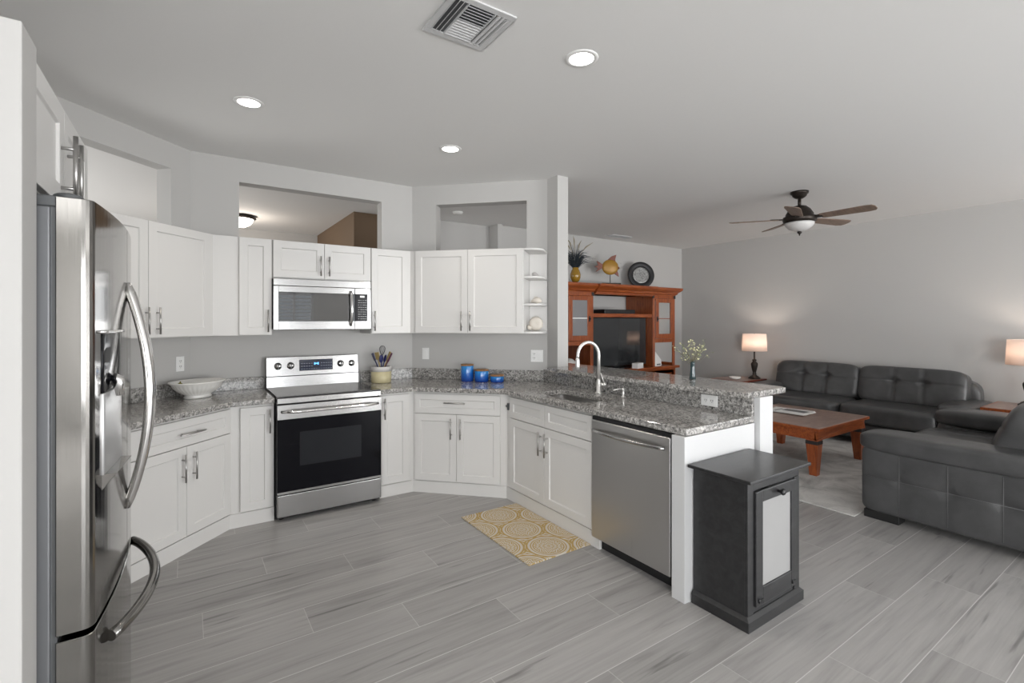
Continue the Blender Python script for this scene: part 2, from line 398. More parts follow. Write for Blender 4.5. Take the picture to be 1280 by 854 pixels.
def thing(name, label, cat, loc=(0, 0, 0), rz=0, group=None):
    o = bpy.data.objects.new(name, None); col.objects.link(o); o.location = loc; o.rotation_euler = (0, 0, rz)
    o.matrix_basis = Matrix.Translation(loc) @ Matrix.Rotation(rz, 4, 'Z'); o.empty_display_size = .1
    return tag(o, label, cat, group)
def solo(name, mb, mats, label, cat, loc=(0, 0, 0), rz=0, group=None, bevel=0, seg=2):
    o = make(name, mb, mats, None, bevel, seg); o.location = loc; o.rotation_euler = (0, 0, rz); return tag(o, label, cat, group)
def struct(name, mb, mats, bevel=0):
    o = make(name, mb, mats, None, bevel); o['kind'] = 'structure'; return o

# ------------------------------------------------------------------ plan (metres; camera stands over the origin)
H = 2.8385
P1 = (.2436, 4.0022); P2 = (1.6401, 4.0022); P3 = (2.2350, 3.4073)      # face corners of the base run
W1 = (.0205, 4.6165); W2 = (1.8804, 4.6165); W3 = (2.848, 3.6489)       # wall corners
U1 = (.1591, 4.288); U2 = (1.7273, 4.288)
TH = .13
WALL_X = 2.835                                                          # bar wall, kitchen side
# ------------------------------------------------------------------ structure
struct('floor', MB().box((-2.7, -6.3, -.08), (8.0, 8.6, 0)), 'floor')
struct('ceiling', MB().box((-2.7, -6.3, H), (8.0, 8.6, H+.1)), 'ceil')
def local_wall(name, o, rz, boxes, m='wall'):
    mb = MB()
    for a, b in boxes: mb.box(a, b)
    tr(mb, Matrix.Translation((o[0], o[1], 0)) @ Matrix.Rotation(rz, 4, 'Z'))
    return struct(name, mb, m)
def open_wall(L, x0, x1, z0, z1, e0=0, e1=0):
    return [((-e0, 0, 0), (x0, TH, H)), ((x1, 0, 0), (L+e1, TH, H)), ((x0, 0, 0), (x1, TH, z0)), ((x0, 0, z1), (x1, TH, H))]
ZO0, ZO1 = 2.14, 2.645
local_wall('wall_kitchen_north', W1, 0, open_wall(W2[0]-W1[0], .357-W1[0], 1.567-W1[0], ZO0, ZO1, .0, .0))
lenE = math.hypot(W3[0]-W2[0], W3[1]-W2[1])
local_wall('wall_kitchen_northeast', W2, -PI/4, open_wall(lenE, .253, 1.17, ZO0, ZO1, .0, .0))
LW = 1.515
oW = (W1[0]-LW*S2, W1[1]-LW*S2)
local_wall('wall_kitchen_northwest', oW, PI/4, open_wall(LW, LW-1.30, LW-.174, ZO0, ZO1, .0, .0))
struct('wall_fridge_west', MB().box((oW[0]-.12, 1.572, 0), (oW[0], oW[1]+.06, H)), 'wall')
struct('wall_fridge_wing', MB().box((-2.2, 1.45, 0), (-.295, 1.572, 2.13)), 'wall', .004)
struct('wall_kitchen_west', MB().box((-2.32, -6.1, 0), (-2.2, -4.9, H)).box((-2.32, -2.3, 0), (-2.2, 1.572, H)).box((-2.32, -4.9, 0), (-2.2, -2.3, .4)).box((-2.32, -4.9, 2.3), (-2.2, -2.3, H)), 'wall')
# full-height column then the low bar wall that carries the bar top
struct('column', MB().prism([(2.848, 3.6489), (2.848, 3.495), (2.975, 3.495), (2.975, 3.70)], 0, H), 'wall')
struct('wall_bar', MB().box((WALL_X, 1.578, 0), (2.978, 3.495, 1.028)), 'trim')
struct('wall_living_north', MB().box((3.62, 5.78, 0), (7.82, 5.90, H)).box((2.3, 5.93, 0), (3.62, 6.05, H)).box((3.58, 5.70, 0), (3.66, 5.93, H)), 'wall')
struct('wall_living_east', MB().box((7.70, -1.2, 0), (7.82, 5.78, H)).box((7.70, -6.1, 0), (7.82, -3.6, H)).box((7.70, -3.6, 0), (7.82, -1.2, .3)).box((7.70, -3.6, 2.3), (7.82, -1.2, H)), 'wall')
SY = -6.1
struct('wall_south', MB().box((-2.2, SY, 0), (-.05, SY+.12, H)).box((1.7, SY, 0), (1.95, SY+.12, H)).box((-.05, SY, 0), (1.7, SY+.12, .4)).box((-.05, SY, 2.3), (1.7, SY+.12, H)).box((2.95, SY, 0), (4.0, SY+.12, H)).box((7.6, SY, 0), (7.82, SY+.12, H))
       .box((1.95, SY, 0), (2.95, SY+.12, .4)).box((1.95, SY, 2.3), (2.95, SY+.12, H)).box((4.0, SY, 2.4), (7.6, SY+.12, H)), 'wall')
wf = MB()
for x in (4.0, 5.2, 6.4, 7.54): wf.box((x, SY+.02, 0), (x+.06, SY+.1, 2.4))
wf.box((4.0, SY+.02, 2.34), (7.6, SY+.1, 2.4)).box((4.0, SY+.02, 0), (7.6, SY+.1, .05))
struct('door_1', wf, 'trim')
wf = MB()
for x in (1.95, 2.42, 2.89): wf.box((x, SY+.02, .4), (x+.06, SY+.1, 2.3))
for z in (.4, 1.32, 2.24): wf.box((1.95, SY+.02, z), (2.95, SY+.1, z+.06))
for k in range(18): wf.box((2.0, SY+.04, .5+k*.1), (2.9, SY+.075, .535+k*.1))
struct('window_1', wf, 'trim')
struct('wall_hall_north', MB().box((-2.6, 8.07, 0), (2.6, 8.2, H)), 'wall')
struct('wall_hall_east', MB().box((1.705, 6.05, 0), (2.5, 8.07, H)), 'brown_wall')
struct('wall_hall_west', MB().box((-2.72, 1.6, 0), (-2.6, 3.7, H)).box((-2.72, 5.3, 0), (-2.6, 5.9, H)).box((-2.72, 7.5, 0), (-2.6, 8.2, H)).box((-2.72, 5.9, 0), (-2.6, 7.5, .7)).box((-2.72, 5.9, 2.3), (-2.6, 7.5, H)).box((-2.72, 3.7, 0), (-2.6, 5.3, .9)).box((-2.72, 3.7, 2.5), (-2.6, 5.3, H)), 'wall')

# ------------------------------------------------------------------ kitchen cabinets
def bar_pull(mb, c, axis, L, off=.03, r=.006):
    # c = centre of bar on the door face (y = face); bar stands off towards -y
    x, y, z = c; h = L/2
    if axis == 'z':
        mb.tube([(x, y-off, z-h), (x, y-off, z+h)], r, 10)
        for q in (-.6, .6): mb.tube([(x, y, z+q*h), (x, y-off, z+q*h)], r*.8, 8)
    else:
        mb.tube([(x-h, y-off, z), (x+h, y-off, z)], r, 10)
        for q in (-.6, .6): mb.tube([(x+q*h, y, z), (x+q*h, y-off, z)], r*.8, 8)
    return mb
def shaker(x0, x1, z0, z1, y=-.02, rail=.058, t=.02, rec=.009, ch=.004):
    mb = MB()
    a = [(x0, z0), (x1, z0), (x1, z1), (x0, z1)]
    r2 = min(rail, (z1-z0)*.32)
    def ring(d, e): return [(x0+d, z0+e), (x1-d, z0+e), (x1-d, z1-e), (x0+d, z1-e)]
    b = ring(rail, r2); c = ring(rail+ch, r2+ch)
    V = [(p[0], y+t, p[1]) for p in a]+[(p[0], y, p[1]) for p in a]+[(p[0], y, p[1]) for p in b]+[(p[0], y+rec, p[1]) for p in c]
    F = [(0, 3, 2, 1)]
    for i in range(4):
        j = (i+1) % 4
        F += [(i, j, 4+j, 4+i), (4+i, 4+j, 8+j, 8+i), (8+i, 8+j, 12+j, 12+i)]
    F.append((12, 13, 14, 15))
    return mb.add(V, F)
def cab(name, label, loc, rz, poly, z0, z1, doors=(), drawers=(), toe=0, group=None):
    """poly: plan outline in world; doors: (x0,x1,z0,z1,handle x or None,handle z centre); local x runs left to right along the face"""
    T = thing(name, label, 'cabinet', (loc[0], loc[1], 0), rz, group)
    mb = MB().prism(list(poly), z0, z1)
    make('body', mb, 'cab', T, world=True)
    for d in doors:
        o = make('door', shaker(*d[:4]), 'cab', T, .0012, 1)
        if d[4] is not None: make('handle', bar_pull(MB(), (d[4], -.02, d[5]), 'z', d[6] if len(d) > 6 else .175), 'nickel', o, label='brushed nickel bar pull')
    for d in drawers:
        o = make('drawer', shaker(*d[:4], rail=.05), 'cab', T, .0012, 1)
        if d[4] is not None: make('handle', bar_pull(MB(), (d[4], -.02, d[5]), 'x', .19), 'nickel', o, label='brushed nickel bar pull')
    return T
def P(o, rz, *pts):
    c, s = math.cos(rz), math.sin(rz)
    return [(o[0]+c*x-s*y, o[1]+s*x+c*y) for x, y in pts]
ZB, ZT = 0.0, .874
DEP = .60
# base run: each body is mitred where the run turns
N45, S45 = PI/4, -PI/4
g = .0015
def toe(T, x0, x1, y=-.012, h=.1, d=.02):
    make('toe_kick', MB().box((x0, y, 0), (x1, y+d, h)), 'cab', T)
wl = P(W1, N45, (-.80, 0))[0]
Tl = cab('base_cabinet', 'white base cabinet with drawer and two doors under the ribbed bowl, beside the refrigerator', P1, N45,
    P(P1, N45, (-.76, 0), (0, 0))+[(W1[0]+.004, W1[1]-.008), (P(P1, N45, (-.76, .585))[0])], 0, ZT,
    doors=[(-.742, -.3715, .11, .684, -.405, .553), (-.3685, .0, .11, .684, -.322, .553)],
    drawers=[(-.742, .0, .690, .858, -.345, .768)])
toe(Tl, -.76, .012)
cab2 = cab('base_cabinet', 'narrow white one-door base cabinet immediately left of the range', P1, 0,
    [P1, (.537, P1[1]), (.537, 4.61), (W1[0]+.012, 4.61)], 0, ZT, doors=[(.072, .288, .11, .857, .262, .748)])
toe(cab2, .005, .293)
cab3 = cab('base_cabinet', 'narrow white one-door base cabinet between the range and the corner', (1.338, P1[1]), 0,
    [(1.338, P2[1]), P2, (W2[0]-.006, 4.61), (1.338, 4.61)], 0, ZT, doors=[(.008, .258, .11, .857, .034, .750)])
toe(cab3, 0, .297)
S3 = P(P3, S45, (-.06, 0))[0]
LB = math.hypot(P3[0]-P2[0], P3[1]-P2[1])
cab4 = cab('base_cabinet', 'white base cabinet with a drawer and two doors below the blue canisters', P2, S45,
    [P2, P3, (2.795, 3.69), (W2[0]+.002, W2[1]-.012)], 0, ZT,
    doors=[(.02, .3985, .11, .684, .355, .566), (.4015, .782, .11, .684, .44, .566)], drawers=[(.02, .782, .690, .858, .388, .785)])
toe(cab4, 0, LB-.005)
cab5 = cab('sink_cabinet', 'white sink base cabinet with two false drawer fronts and two doors, behind the patterned mat', P3, -PI/2,
    [P3, (P3[0], 2.352), (2.798, 2.352), (2.798, 3.68)], 0, .68,
    doors=[(.064, .5285, .11, .684, .492, .562), (.5315, 1.045, .11, .684, .568, .562)],
    drawers=[(.064, .5285, .690, .858, None, 0), (.5315, 1.045, .690, .858, None, 0)])
make('front_rail', MB().box((.0, 0, .68), (1.055, .02, ZT)), 'cab', cab5)
toe(cab5, .005, 1.108)
make('hinge', MB().box((.012, -.012, .742), (.03, 0, .80)).tube([(.005, -.014, .775), (.04, -.02, .768)], .008, 8), 'darkgrey', cab5, label='dark metal hinge showing in the corner gap')

# end panel of the peninsula
ep = MB().box((2.165, 1.607, 0), (2.20, 1.690, ZT)).box((2.20, 1.607, 0), (2.83, 1.632, ZT))
solo('peninsula_end_panel', ep, 'trim', 'white end panel closing the peninsula between dishwasher and black bin cabinet', 'panel', bevel=.002)

# upper cabinets
UB, UT = 1.3745, 2.138
doorU = lambda a, b, hx: (a, b, UB+.004, UT-.004, hx, 1.487)
cab('wall_cabinet', 'white two-door wall cabinet beside the refrigerator, above the ribbed bowl', U1, N45,
    P(U1, N45, (-1.05, 0), (0, 0))+[(W1[0]+.002, W1[1]-.008), P(U1, N45, (-1.05, .32))[0]], UB, UT,
    doors=[doorU(-1.04, -.541, -.560), doorU(-.538, -.04, -.482)])
cab('wall_cabinet', 'narrow white wall cabinet with one door left of the microwave', U1, 0,
    [U1, (.560, U1[1]), (.560, 4.612), (W1[0]+.006, 4.612)], UB, UT, doors=[(.172, .398, UB+.004, UT-.004, .370, 1.487)])
cab('wall_cabinet', 'short white two-door wall cabinet directly above the microwave', (.568, U1[1]), 0,
    [(.564, U1[1]), (1.352, U1[1]), (1.352, 4.612), (.564, 4.612)], 1.832, UT,
    doors=[(.0, .389, 1.838, UT-.004, .357, 1.945, .165), (.392, .781, 1.838, UT-.004, .425, 1.945, .165)])
cab('wall_cabinet', 'narrow white wall cabinet with one door right of the microwave', (1.356, U1[1]), 0,
    [(1.356, U1[1]), U2, (W2[0]-.004, 4.612), (1.356, 4.612)], UB, UT, doors=[(.002, .345, UB+.004, UT-.004, .024, 1.487)])
dE = P(U2, S45, (0, 0), (1.075, 0), (1.075, .33))
cab('wall_cabinet', 'white two-door wall cabinet above the blue canisters', U2, S45,
    [dE[0], dE[1], dE[2], (W2[0]+.001, W2[1]-.01)], UB, UT, doors=[doorU(.06, .559, .508), doorU(.562, 1.07, .590)])
# over the fridge (faces +x)
FX = -.335
Tf = thing('wall_cabinet', 'white two-door wall cabinet mounted over the refrigerator', 'cabinet', (FX, 1.585, 0), PI/2)
make('body', MB().box((0, 0, 1.83), (.84, .60, UT)), 'cab', Tf)
for a, b, hx in ((.0, .419, .375), (.422, .84, .466)):
    o = make('door', shaker(a, b, 1.833, UT-.003, rail=.06), 'cab', Tf, .0012, 1)
    make('handle', bar_pull(MB(), (hx, -.02, 1.945), 'z', .2, .033, .0065), 'nickel', o, label='brushed nickel bar pull')

# open corner shelf at the end of the upper run
Ts = thing('corner_shelf', 'white open end shelf unit holding seashells, right of the two-door wall cabinet', 'shelf', (*P(U2, S45, (1.078, 0))[0], 0), S45)
make('back_panel', MB().box((.0, .318, UB), (.165, .332, UT)), 'cab', Ts)
def shelf_poly():
    pts = [(0, .318), (0, 0)]
    for i in range(9):
        a = -PI/2+PI/2*i/8; pts.append((.045+.12*math.cos(a), .12+.12*math.sin(a)))
    return pts+[(.165, .318)]
for z in (UB, 1.625, 1.87, UT-.018): make('shelf', MB().prism(shelf_poly(), z, z+.018), 'cab', Ts, .001, 1)
def shell(name, label, lx, ly, z, kind):
    mb = MB()
    w = P(P(U2, S45, (1.078, 0))[0], S45, (lx, ly))[0]
    if kind == 0:   # small spiral
        for i in range(26):
            a = i*.55; r = .028*(1-i/28); mb.ball((.006*math.cos(a)+.0-.02+i*.0018, .008*math.sin(a), .028*(1-i/40)), max(.004, r*.8), 8, sz=(1, 1, .9))
        mb.tube([(-.03, 0, .012), (.0, -.01, .012), (.04, -.006, .006)], [.010, .012, .003], 8)
    elif kind == 1:  # conch
        mb.tube([(-.05, 0, .018), (-.02, 0, .03), (.01, 0, .034), (.035, 0, .03), (.055, .002, .02)], [.006, .022, .033, .022, .004], 12)
        for i in range(7): mb.tube([(-.01+.008*i, .0, .055-.002*i), (-.01+.008*i, -.004, .075-.003*i)], [.006, .001], 6)
    else:            # large fan/round shell with ribs
        mb.lathe([(.001, -.012), (.03, -.022), (.055, -.016), (.066, 0), (.055, .016), (.03, .024), (.001, .014)], (0, 0, .064), 30,
                 mtx=Matrix.Rotation(PI/2, 3, 'X'), fn=lambda a, r, z: 1+.06*math.cos(15*a))
        mb.tube([(-.05, 0, .04), (-.06, 0, .02), (-.045, 0, .008)], [.03, .022, .008], 10)
    lo = min(p[2] for p in mb.v); mb.v = [(x, y, zz-lo) for x, y, zz in mb.v]
    solo(name, mb, 'shell2' if kind == 0 else 'shell1', label, 'shell', (w[0], w[1], z), S45)
shell('seashell', 'small grey spiral seashell on the top open shelf', .085, .15, 1.8885, 0)
shell('seashell', 'spiky cream seashell on the middle open shelf', .085, .15, 1.6435, 1)
shell('seashell', 'large round cream seashell on the bottom open shelf', .085, .15, UB+.0185, 2)

# ------------------------------------------------------------------ countertops
def slab(poly, z0, z1, hole=None):
    bm = bmesh.new(); E = []
    for ring in ([poly] + ([hole] if hole else [])):
        vs_ = [bm.verts.new((x, y, z0)) for x, y in ring]
        E += [bm.edges.new((vs_[i], vs_[(i+1) % len(vs_)])) for i in range(len(vs_))]
    bmesh.ops.triangle_fill(bm, use_beauty=True, edges=E)
    r = bmesh.ops.extrude_face_region(bm, geom=bm.faces[:])
    bmesh.ops.translate(bm, vec=(0, 0, z1-z0), verts=[v for v in r['geom'] if isinstance(v, bmesh.types.BMVert)])
    bmesh.ops.recalc_face_normals(bm, faces=bm.faces[:])
    mb = MB(); bm.verts.index_update()
    mb.add([v.co[:] for v in bm.verts], [[v.index for v in f.verts] for f in bm.faces]); bm.free(); return mb
OC = .049; kk = math.tan(PI/8)
C1 = (P1[0]+OC*kk, P1[1]-OC); C2 = (P2[0]-OC*kk, P2[1]-OC); C3 = (P3[0]-OC, P3[1]-OC*kk)
def rrect(x0, x1, y0, y1, r, n=5):
    pts = []
    for cx, cy, a0 in ((x1-r, y1-r, 0), (x0+r, y1-r, PI/2), (x0+r, y0+r, PI), (x1-r, y0+r, 1.5*PI)):
        for i in range(n+1): a = a0+PI/2*i/n; pts.append((cx+r*math.cos(a), cy+r*math.sin(a)))
    return pts
e0 = P(C1, N45, (-.90, 0))[0]; e1 = P(W1, N45, (-.85, -.001))[0]
Tc = thing('countertop', 'grey speckled granite countertop left of the range, under the ribbed bowl', 'countertop', (*C1, .876))
make('slab', slab([e0, C1, (.537, C1[1]), (.537, 4.6145), (W1[0]+.001, 4.6145), e1], .876, .914), 'granite', Tc, .006, 3, world=True)
bsp = P(W1, N45, (-.85, -.022), (-.85, -.001))
make('backsplash', MB().prism([bsp[0], (W1[0]+.009, 4.5945), (.545, 4.5945), (.545, 4.6145), (W1[0]+.001, 4.6145), bsp[1]], .914, 1.016), 'granite', Tc, .002, 1, world=True)
XS = 2.808
Tc = thing('countertop', 'long granite countertop right of the range, wrapping around to the peninsula sink', 'countertop', (*C3, .876))
cor = (XS, 6.4955-XS)
SK = rrect(2.30, 2.60, 2.52, 3.12, .05)
make('slab', slab([(1.332, C2[1]), C2, C3, (C3[0], 1.613), (WALL_X-.002, 1.613), (WALL_X-.002, 3.66), (W2[0], 4.6145), (1.332, 4.6145)], .876, .914, SK), 'granite', Tc, .006, 3, world=True)
d1 = P(W2, S45, (.0, -.022))[0]
make('backsplash', MB().prism([(1.36, 4.5945), (W2[0]-.009, 4.5945), (XS, 6.4675-XS), (XS, 6.4945-XS), (W2[0], 4.6145), (1.36, 4.6145)], .914, 1.016), 'granite', Tc, .002, 1, world=True)
make('bar_splash', MB().box((XS, 1.613, .914), (WALL_X-.001, 3.657, 1.0275)), 'granite', Tc, world=True)
# raised bar top with a rounded near end
bp = [(2.72, 3.488), (2.72, 1.60)]
for i in range(9): a = PI+PI/2*i/8; bp.append((2.80+.08*math.cos(a), 1.60+.08*math.sin(a)))
for i in range(13): a = -PI/2+PI/2*i/12; bp.append((3.02+.19*math.cos(a), 1.72+.20*math.sin(a)))
bp += [(3.21, 3.80), (2.982, 3.80), (2.982, 3.488)]
mbb = slab(bp, 1.030, 1.062)
solo('bar_top', mbb, 'granite', 'raised granite bar top with rounded end along the peninsula', 'bar top', bevel=.007, seg=3)

# ------------------------------------------------------------------ sink, faucet, soap pump
Tk = thing('sink', 'undermount stainless steel sink set in the peninsula counter', 'sink', (2.45, 2.82, .7))
mb = MB()
ri = rrect(2.297, 2.603, 2.517, 3.123, .05); ro = rrect(2.315, 2.585, 2.54, 3.10, .05)
rings = [(ri, .875), (ri, .80), (rrect(2.305, 2.595, 2.528, 3.112, .05), .72), (rrect(2.34, 2.56, 2.56, 3.08, .05), .705)]
V = []; F = []; n = len(ri)
for r_, z in rings: V += [(x, y, z) for x, y in r_]
for k in range(3):
    for i in range(n): F.append((k*n+i, k*n+(i+1) % n, (k+1)*n+(i+1) % n, (k+1)*n+i))
F.append(tuple(range(3*n, 4*n))); mb.add(V, F, 0, True)
make('bowl', mb, 'sinksteel', Tk, world=True)
make('drain', MB().lathe([(.001, .004), (.03, .004), (.042, .0)], (2.45, 2.82, .7055), 20), 'chrome', Tk, world=True)
Tq = thing('faucet', 'tall satin nickel gooseneck faucet behind the sink', 'faucet', (2.70, 2.80, .915), 0)
make('base', MB().lathe([(.028, 0), (.028, .006), (.02, .012), (.019, .10), (.015, .11), (.014, .115)], n=24), 'faucet', Tq)
dirx, diry = -.98, .2
arc = [(0, 0, .10), (0, 0, .30)]
for i in range(1, 14):
    a = PI*i/14; arc.append((dirx*.095*(1-math.cos(a)), diry*.095*(1-math.cos(a)), .30+.105*math.sin(a)))
arc += [(dirx*.19, diry*.19, .30), (dirx*.192, diry*.192, .28)]
make('spout', MB().tube(arc, .0125, 14), 'faucet', Tq)
make('spray_head', MB().lathe([(.016, .195), (.017, .22), (.0165, .27), (.013, .285)], (dirx*.192, diry*.192, 0), 18), 'faucet', Tq)
lv = make('lever', MB().tube([(0, 0, .075), (.01, -.045, .075)], .011, 12).ball((.012, -.052, .075), .015, 12).tube([(.012, -.052, .08), (.0, -.04, .125), (-.01, -.03, .165)], [.006, .005, .004], 10), 'faucet', Tq)
Tq = thing('soap_dispenser', 'small metal soap pump on the counter right of the faucet', 'soap pump', (2.715, 2.555, .915))
make('pump', MB().lathe([(.017, 0), (.017, .005), (.009, .01), (.009, .05), (.011, .055), (.011, .068), (.0, .07)], n=18), 'faucet', Tq)
make('nozzle', MB().tube([(0, 0, .062), (-.04, .01, .064), (-.085, .02, .056)], [.006, .005, .004], 10), 'faucet', Tq)

# ------------------------------------------------------------------ range
RX0, RX1, RY = .545, 1.326, 3.927
Tr = thing('range', 'stainless steel electric range with black oven door between the base cabinets', 'range', (RX0, RY, 0))
rw = RX1-RX0
make('body', MB().box((.0, .03, .012), (rw, .655, .895)), 'black', Tr, .002, 1)
make('cooktop', MB().box((.004, -.005, .915), (rw-.004, .59, .924)), 'cooktop', Tr, .002, 1, label='black glass cooktop surface')
make('front_trim', MB().box((0, -.012, .872), (rw, .04, .9145)).box((0, .04, .893), (rw, .60, .9145)), 'steelh', Tr, .004, 2)
bg = MB().add([(.005, .60, .9), (rw-.005, .60, .9), (rw-.005, .625, 1.178), (.005, .625, 1.178), (.005, .672, .9), (rw-.005, .672, .9), (rw-.005, .672, 1.178), (.005, .672, 1.178)],
              [(0, 1, 2, 3), (5, 4, 7, 6), (3, 2, 6, 7), (0, 4, 5, 1), (1, 5, 6, 2), (4, 0, 3, 7)])
B = make('backguard', bg, 'steelh', Tr, .004, 2)
yb = lambda z: .60+.025*(z-.9)/.278
make('vent_slot', MB().box((.005, yb(1.013)-.002, 1.010), (rw-.005, yb(1.013)+.01, 1.017)), 'dark', B)
dx0, dx1 = .265, .545
make('display', MB().box((dx0, yb(1.1)-.006, 1.052), (dx1, yb(1.1)+.004, 1.148)), 'display', B)
dg = MB()
zz = 1.112; yy = yb(1.1)-.0065
SEG = {'8': 'abcdefg', '0': 'abcdef', '2': 'abged', '4': 'fgbc', '1': 'bc'}
def digit(mb, ch, x, z, w, h, y):
    t_ = .0022
    s_ = {'a': (0, h, w, 0), 'd': (0, 0, w, 0), 'g': (0, h/2, w, 0), 'f': (0, h/2, 0, h/2), 'e': (0, 0, 0, h/2), 'b': (w, h/2, 0, h/2), 'c': (w, 0, 0, h/2)}
    for c in SEG[ch]:
        px, pz, wx, hz = s_[c]; mb.box((x+px-t_/2, y, z+pz-t_/2), (x+px+wx+t_/2, y+.002, z+pz+hz+t_/2))
dg.box((dx0+.122, yy, 1.1), (dx0+.131, yy+.002, 1.121)).box((dx0+.150, yy, 1.1), (dx0+.160, yy+.002, 1.121)).box((dx0+.131, yy+.0004, 1.107), (dx0+.150, yy+.002, 1.116))
make('clock_digits', dg, 'dispglow', B, label='glowing blue clock digits')
bt = MB()
for r_ in range(3):
    for c_ in range(13):
        if 5 <= c_ <= 7 and r_ > 0: continue
        bt.box((dx0+.015+c_*.0205, yy-.0002, 1.064+r_*.024), (dx0+.026+c_*.0205, yy+.002, 1.069+r_*.024))
make('button_legends', bt, 'btn', B)
for kx in (.095, .195, .615, .715):
    mt = Matrix.Rotation(PI/2, 3, 'X')
    K = make('knob', MB().lathe([(.030, 0), (.030, .004), (.024, .006), (.023, .028), (.020, .032), (.0, .033)], (kx, yb(1.1)-.0005, 1.1), 24, mtx=mt), 'chrome', B)
    make('grip', MB().box((kx-.005, yb(1.1)-.043, 1.08), (kx+.005, yb(1.1)-.03, 1.12)), 'darkgrey', K, .002, 1)
D = make('oven_door', MB().box((.002, -.018, .205), (rw-.002, .03, .865)), 'glassblack', Tr, .003, 2)
make('top_band', MB().box((.002, -.022, .757), (rw-.002, -.0175, .864)), 'steelh', D, .001, 1, label='brushed steel band across the oven door')
make('lower_trim', MB().box((.002, -.021, .205), (rw-.002, -.0175, .222)), 'steelh', D)
make('window', MB().box((.155, -.0195, .40), (.615, -.0175, .655)), 'oven_pane', D)
hh = []
for i in range(17):
    u = i/16; hh.append((.03+u*(rw-.06), -.022-.042*min(1, math.sin(PI*u)*3.2), .815))
make('handle', MB().tube(hh, .0115, 12), 'chrome', D, label='tubular steel oven handle')
make('drawer', MB().box((.002, -.018, .035), (rw-.002, .03, .198)), 'steelh', Tr, .006, 3)
for fx in (.04, rw-.04): make('foot', MB().lathe([(.018, 0), (.018, .012), (.012, .014), (.012, .02)], (fx, .06, 0), 14), 'black', Tr)

# ------------------------------------------------------------------ microwave
MX0, MX1, MY = .563, 1.337, 4.225
Tm = thing('microwave', 'stainless over-the-range microwave hung under the short wall cabinet', 'microwave', (MX0, MY, 1.418))
mw = MX1-MX0
make('body', MB().box((.003, .02, .006), (mw-.003, .385, .408)), 'black', Tm)
make('top_grille', MB().box((0, 0, .352), (mw, .03, .408)), 'steelh', Tm, .003, 2)
dW = .635
def frame_front(mb, x0, x1, z0, z1, ix0, ix1, iz0, iz1, y0=0, y1=.03):
    mb.box((x0, y0, z0), (ix0, y1, z1)).box((ix1, y0, z0), (x1, y1, z1)).box((ix0, y0, z0), (ix1, y1, iz0)).box((ix0, y0, iz1), (ix1, y1, z1)); return mb
dr = make('door', frame_front(MB(), 0, dW, 0, .349, .038, dW-.0, .067, .300), 'steelh', Tm, .002, 1)
make('window', MB().box((.038, .004, .067), (dW, .012, .300)), 'microglass', dr)
make('door_handle', MB().tube([(dW-.035, -.004, .03), (dW-.035, -.028, .06), (dW-.032, -.036, .17), (dW-.035, -.028, .29), (dW-.035, -.004, .32)], .011, 12), 'chrome', dr, label='curved steel grab handle')
cp = make('control_panel', frame_front(MB(), dW+.003, mw, 0, .349, dW+.003, mw-.03, .067, .300), 'steelh', Tm, .002, 1)
make('keypad', MB().box((dW+.003, .003, .067), (mw-.03, .012, .300)), 'glassblack', cp)
kp = MB()
random.seed(3)
for r_ in range(9):
    for c_ in range(4): kp.box((dW+.03+c_*.02, .002, .085+r_*.02), (dW+.03+c_*.02+random.choice((.008, .012, .014)), .0035, .090+r_*.02))
make('button_legends', kp, 'keys', cp)
make('display', MB().box((dW+.046, .002, .272), (dW+.085, .0035, .288)), 'white', cp, label='small pale clock display')
make('underside_vent', MB().box((.02, .03, 0), (mw-.02, .37, .0065)), 'black', Tm)

# ------------------------------------------------------------------ refrigerator (front faces +x)
FY0, FY1 = 1.60, 2.51
Tg = thing('refrigerator', 'tall stainless french-door refrigerator beside the wing wall at left', 'refrigerator', (-.6, (FY0+FY1)/2, 0))
FM = (FY0+FY1)/2
def fx(y): return -.198+.031*(1-((y-FM)/(.455))**2)
def front_poly(y0, y1, xb, rl=True, rr=True, n=14):
    pts = []
    for i in range(n+1):
        y = y0+(y1-y0)*i/n; pts.append([fx(y), y])
    R = .025
    def corner(yc, sgn):   # quarter round from side to front
        xs = fx(yc+sgn*R)
        return [(xs-R+R*math.sin(PI/2*k/5), yc+sgn*(R-R*math.cos(PI/2*k/5))) for k in range(6)]
    body = [tuple(p) for p in pts if (not rl or p[1] > y0+R) and (not rr or p[1] < y1-R)]
    a = corner(y0, 1) if rl else []
    b = corner(y1, -1)[::-1] if rr else []
    return [(xb, y0)]+a+body+b+[(xb, y1)]
XB = -.268
make('body', MB().box((-.98, FY0+.004, .03), (-.278, FY1-.004, 1.765)), 'fridgeside', Tg, .004, 2, world=True)
dA = make('door', MB().prism(front_poly(FY0, FM-.002, XB, True, False), .712, 1.79, 0, False), 'fridge', Tg, .002, 1, world=True)
dB = make('door', MB().prism(front_poly(FM+.002, FY1, XB, False, True), .712, 1.79, 0, False), 'fridge', Tg, .002, 1, world=True)
dC = make('freezer_drawer', MB().prism(front_poly(FY0, FY1, XB), .06, .697, 0, False), 'fridge', Tg, .002, 1, world=True)
make('gasket', MB().box((-.279, FY0+.01, .06), (-.266, FY1-.01, 1.785)), 'darkgrey', Tg, world=True)
make('kick_plate', MB().box((-.9, FY0+.02, .0), (-.30, FY1-.02, .06)), 'black', Tg, world=True)
hc = MB().box((-.42, FY0+.005, 1.765), (-.215, FY0+.075, 1.792)).lathe([(.03, 1.763), (.03, 1.80), (.024, 1.804), (0, 1.804)], (-.25, FY0+.045, 0), 20)
make('hinge_cover', hc, 'darkgrey', Tg, .003, 2, world=True)
make('hinge_cover', MB().box((-.42, FY1-.075, 1.765), (-.24, FY1-.005, 1.792)), 'darkgrey', Tg, .003, 2, world=True)
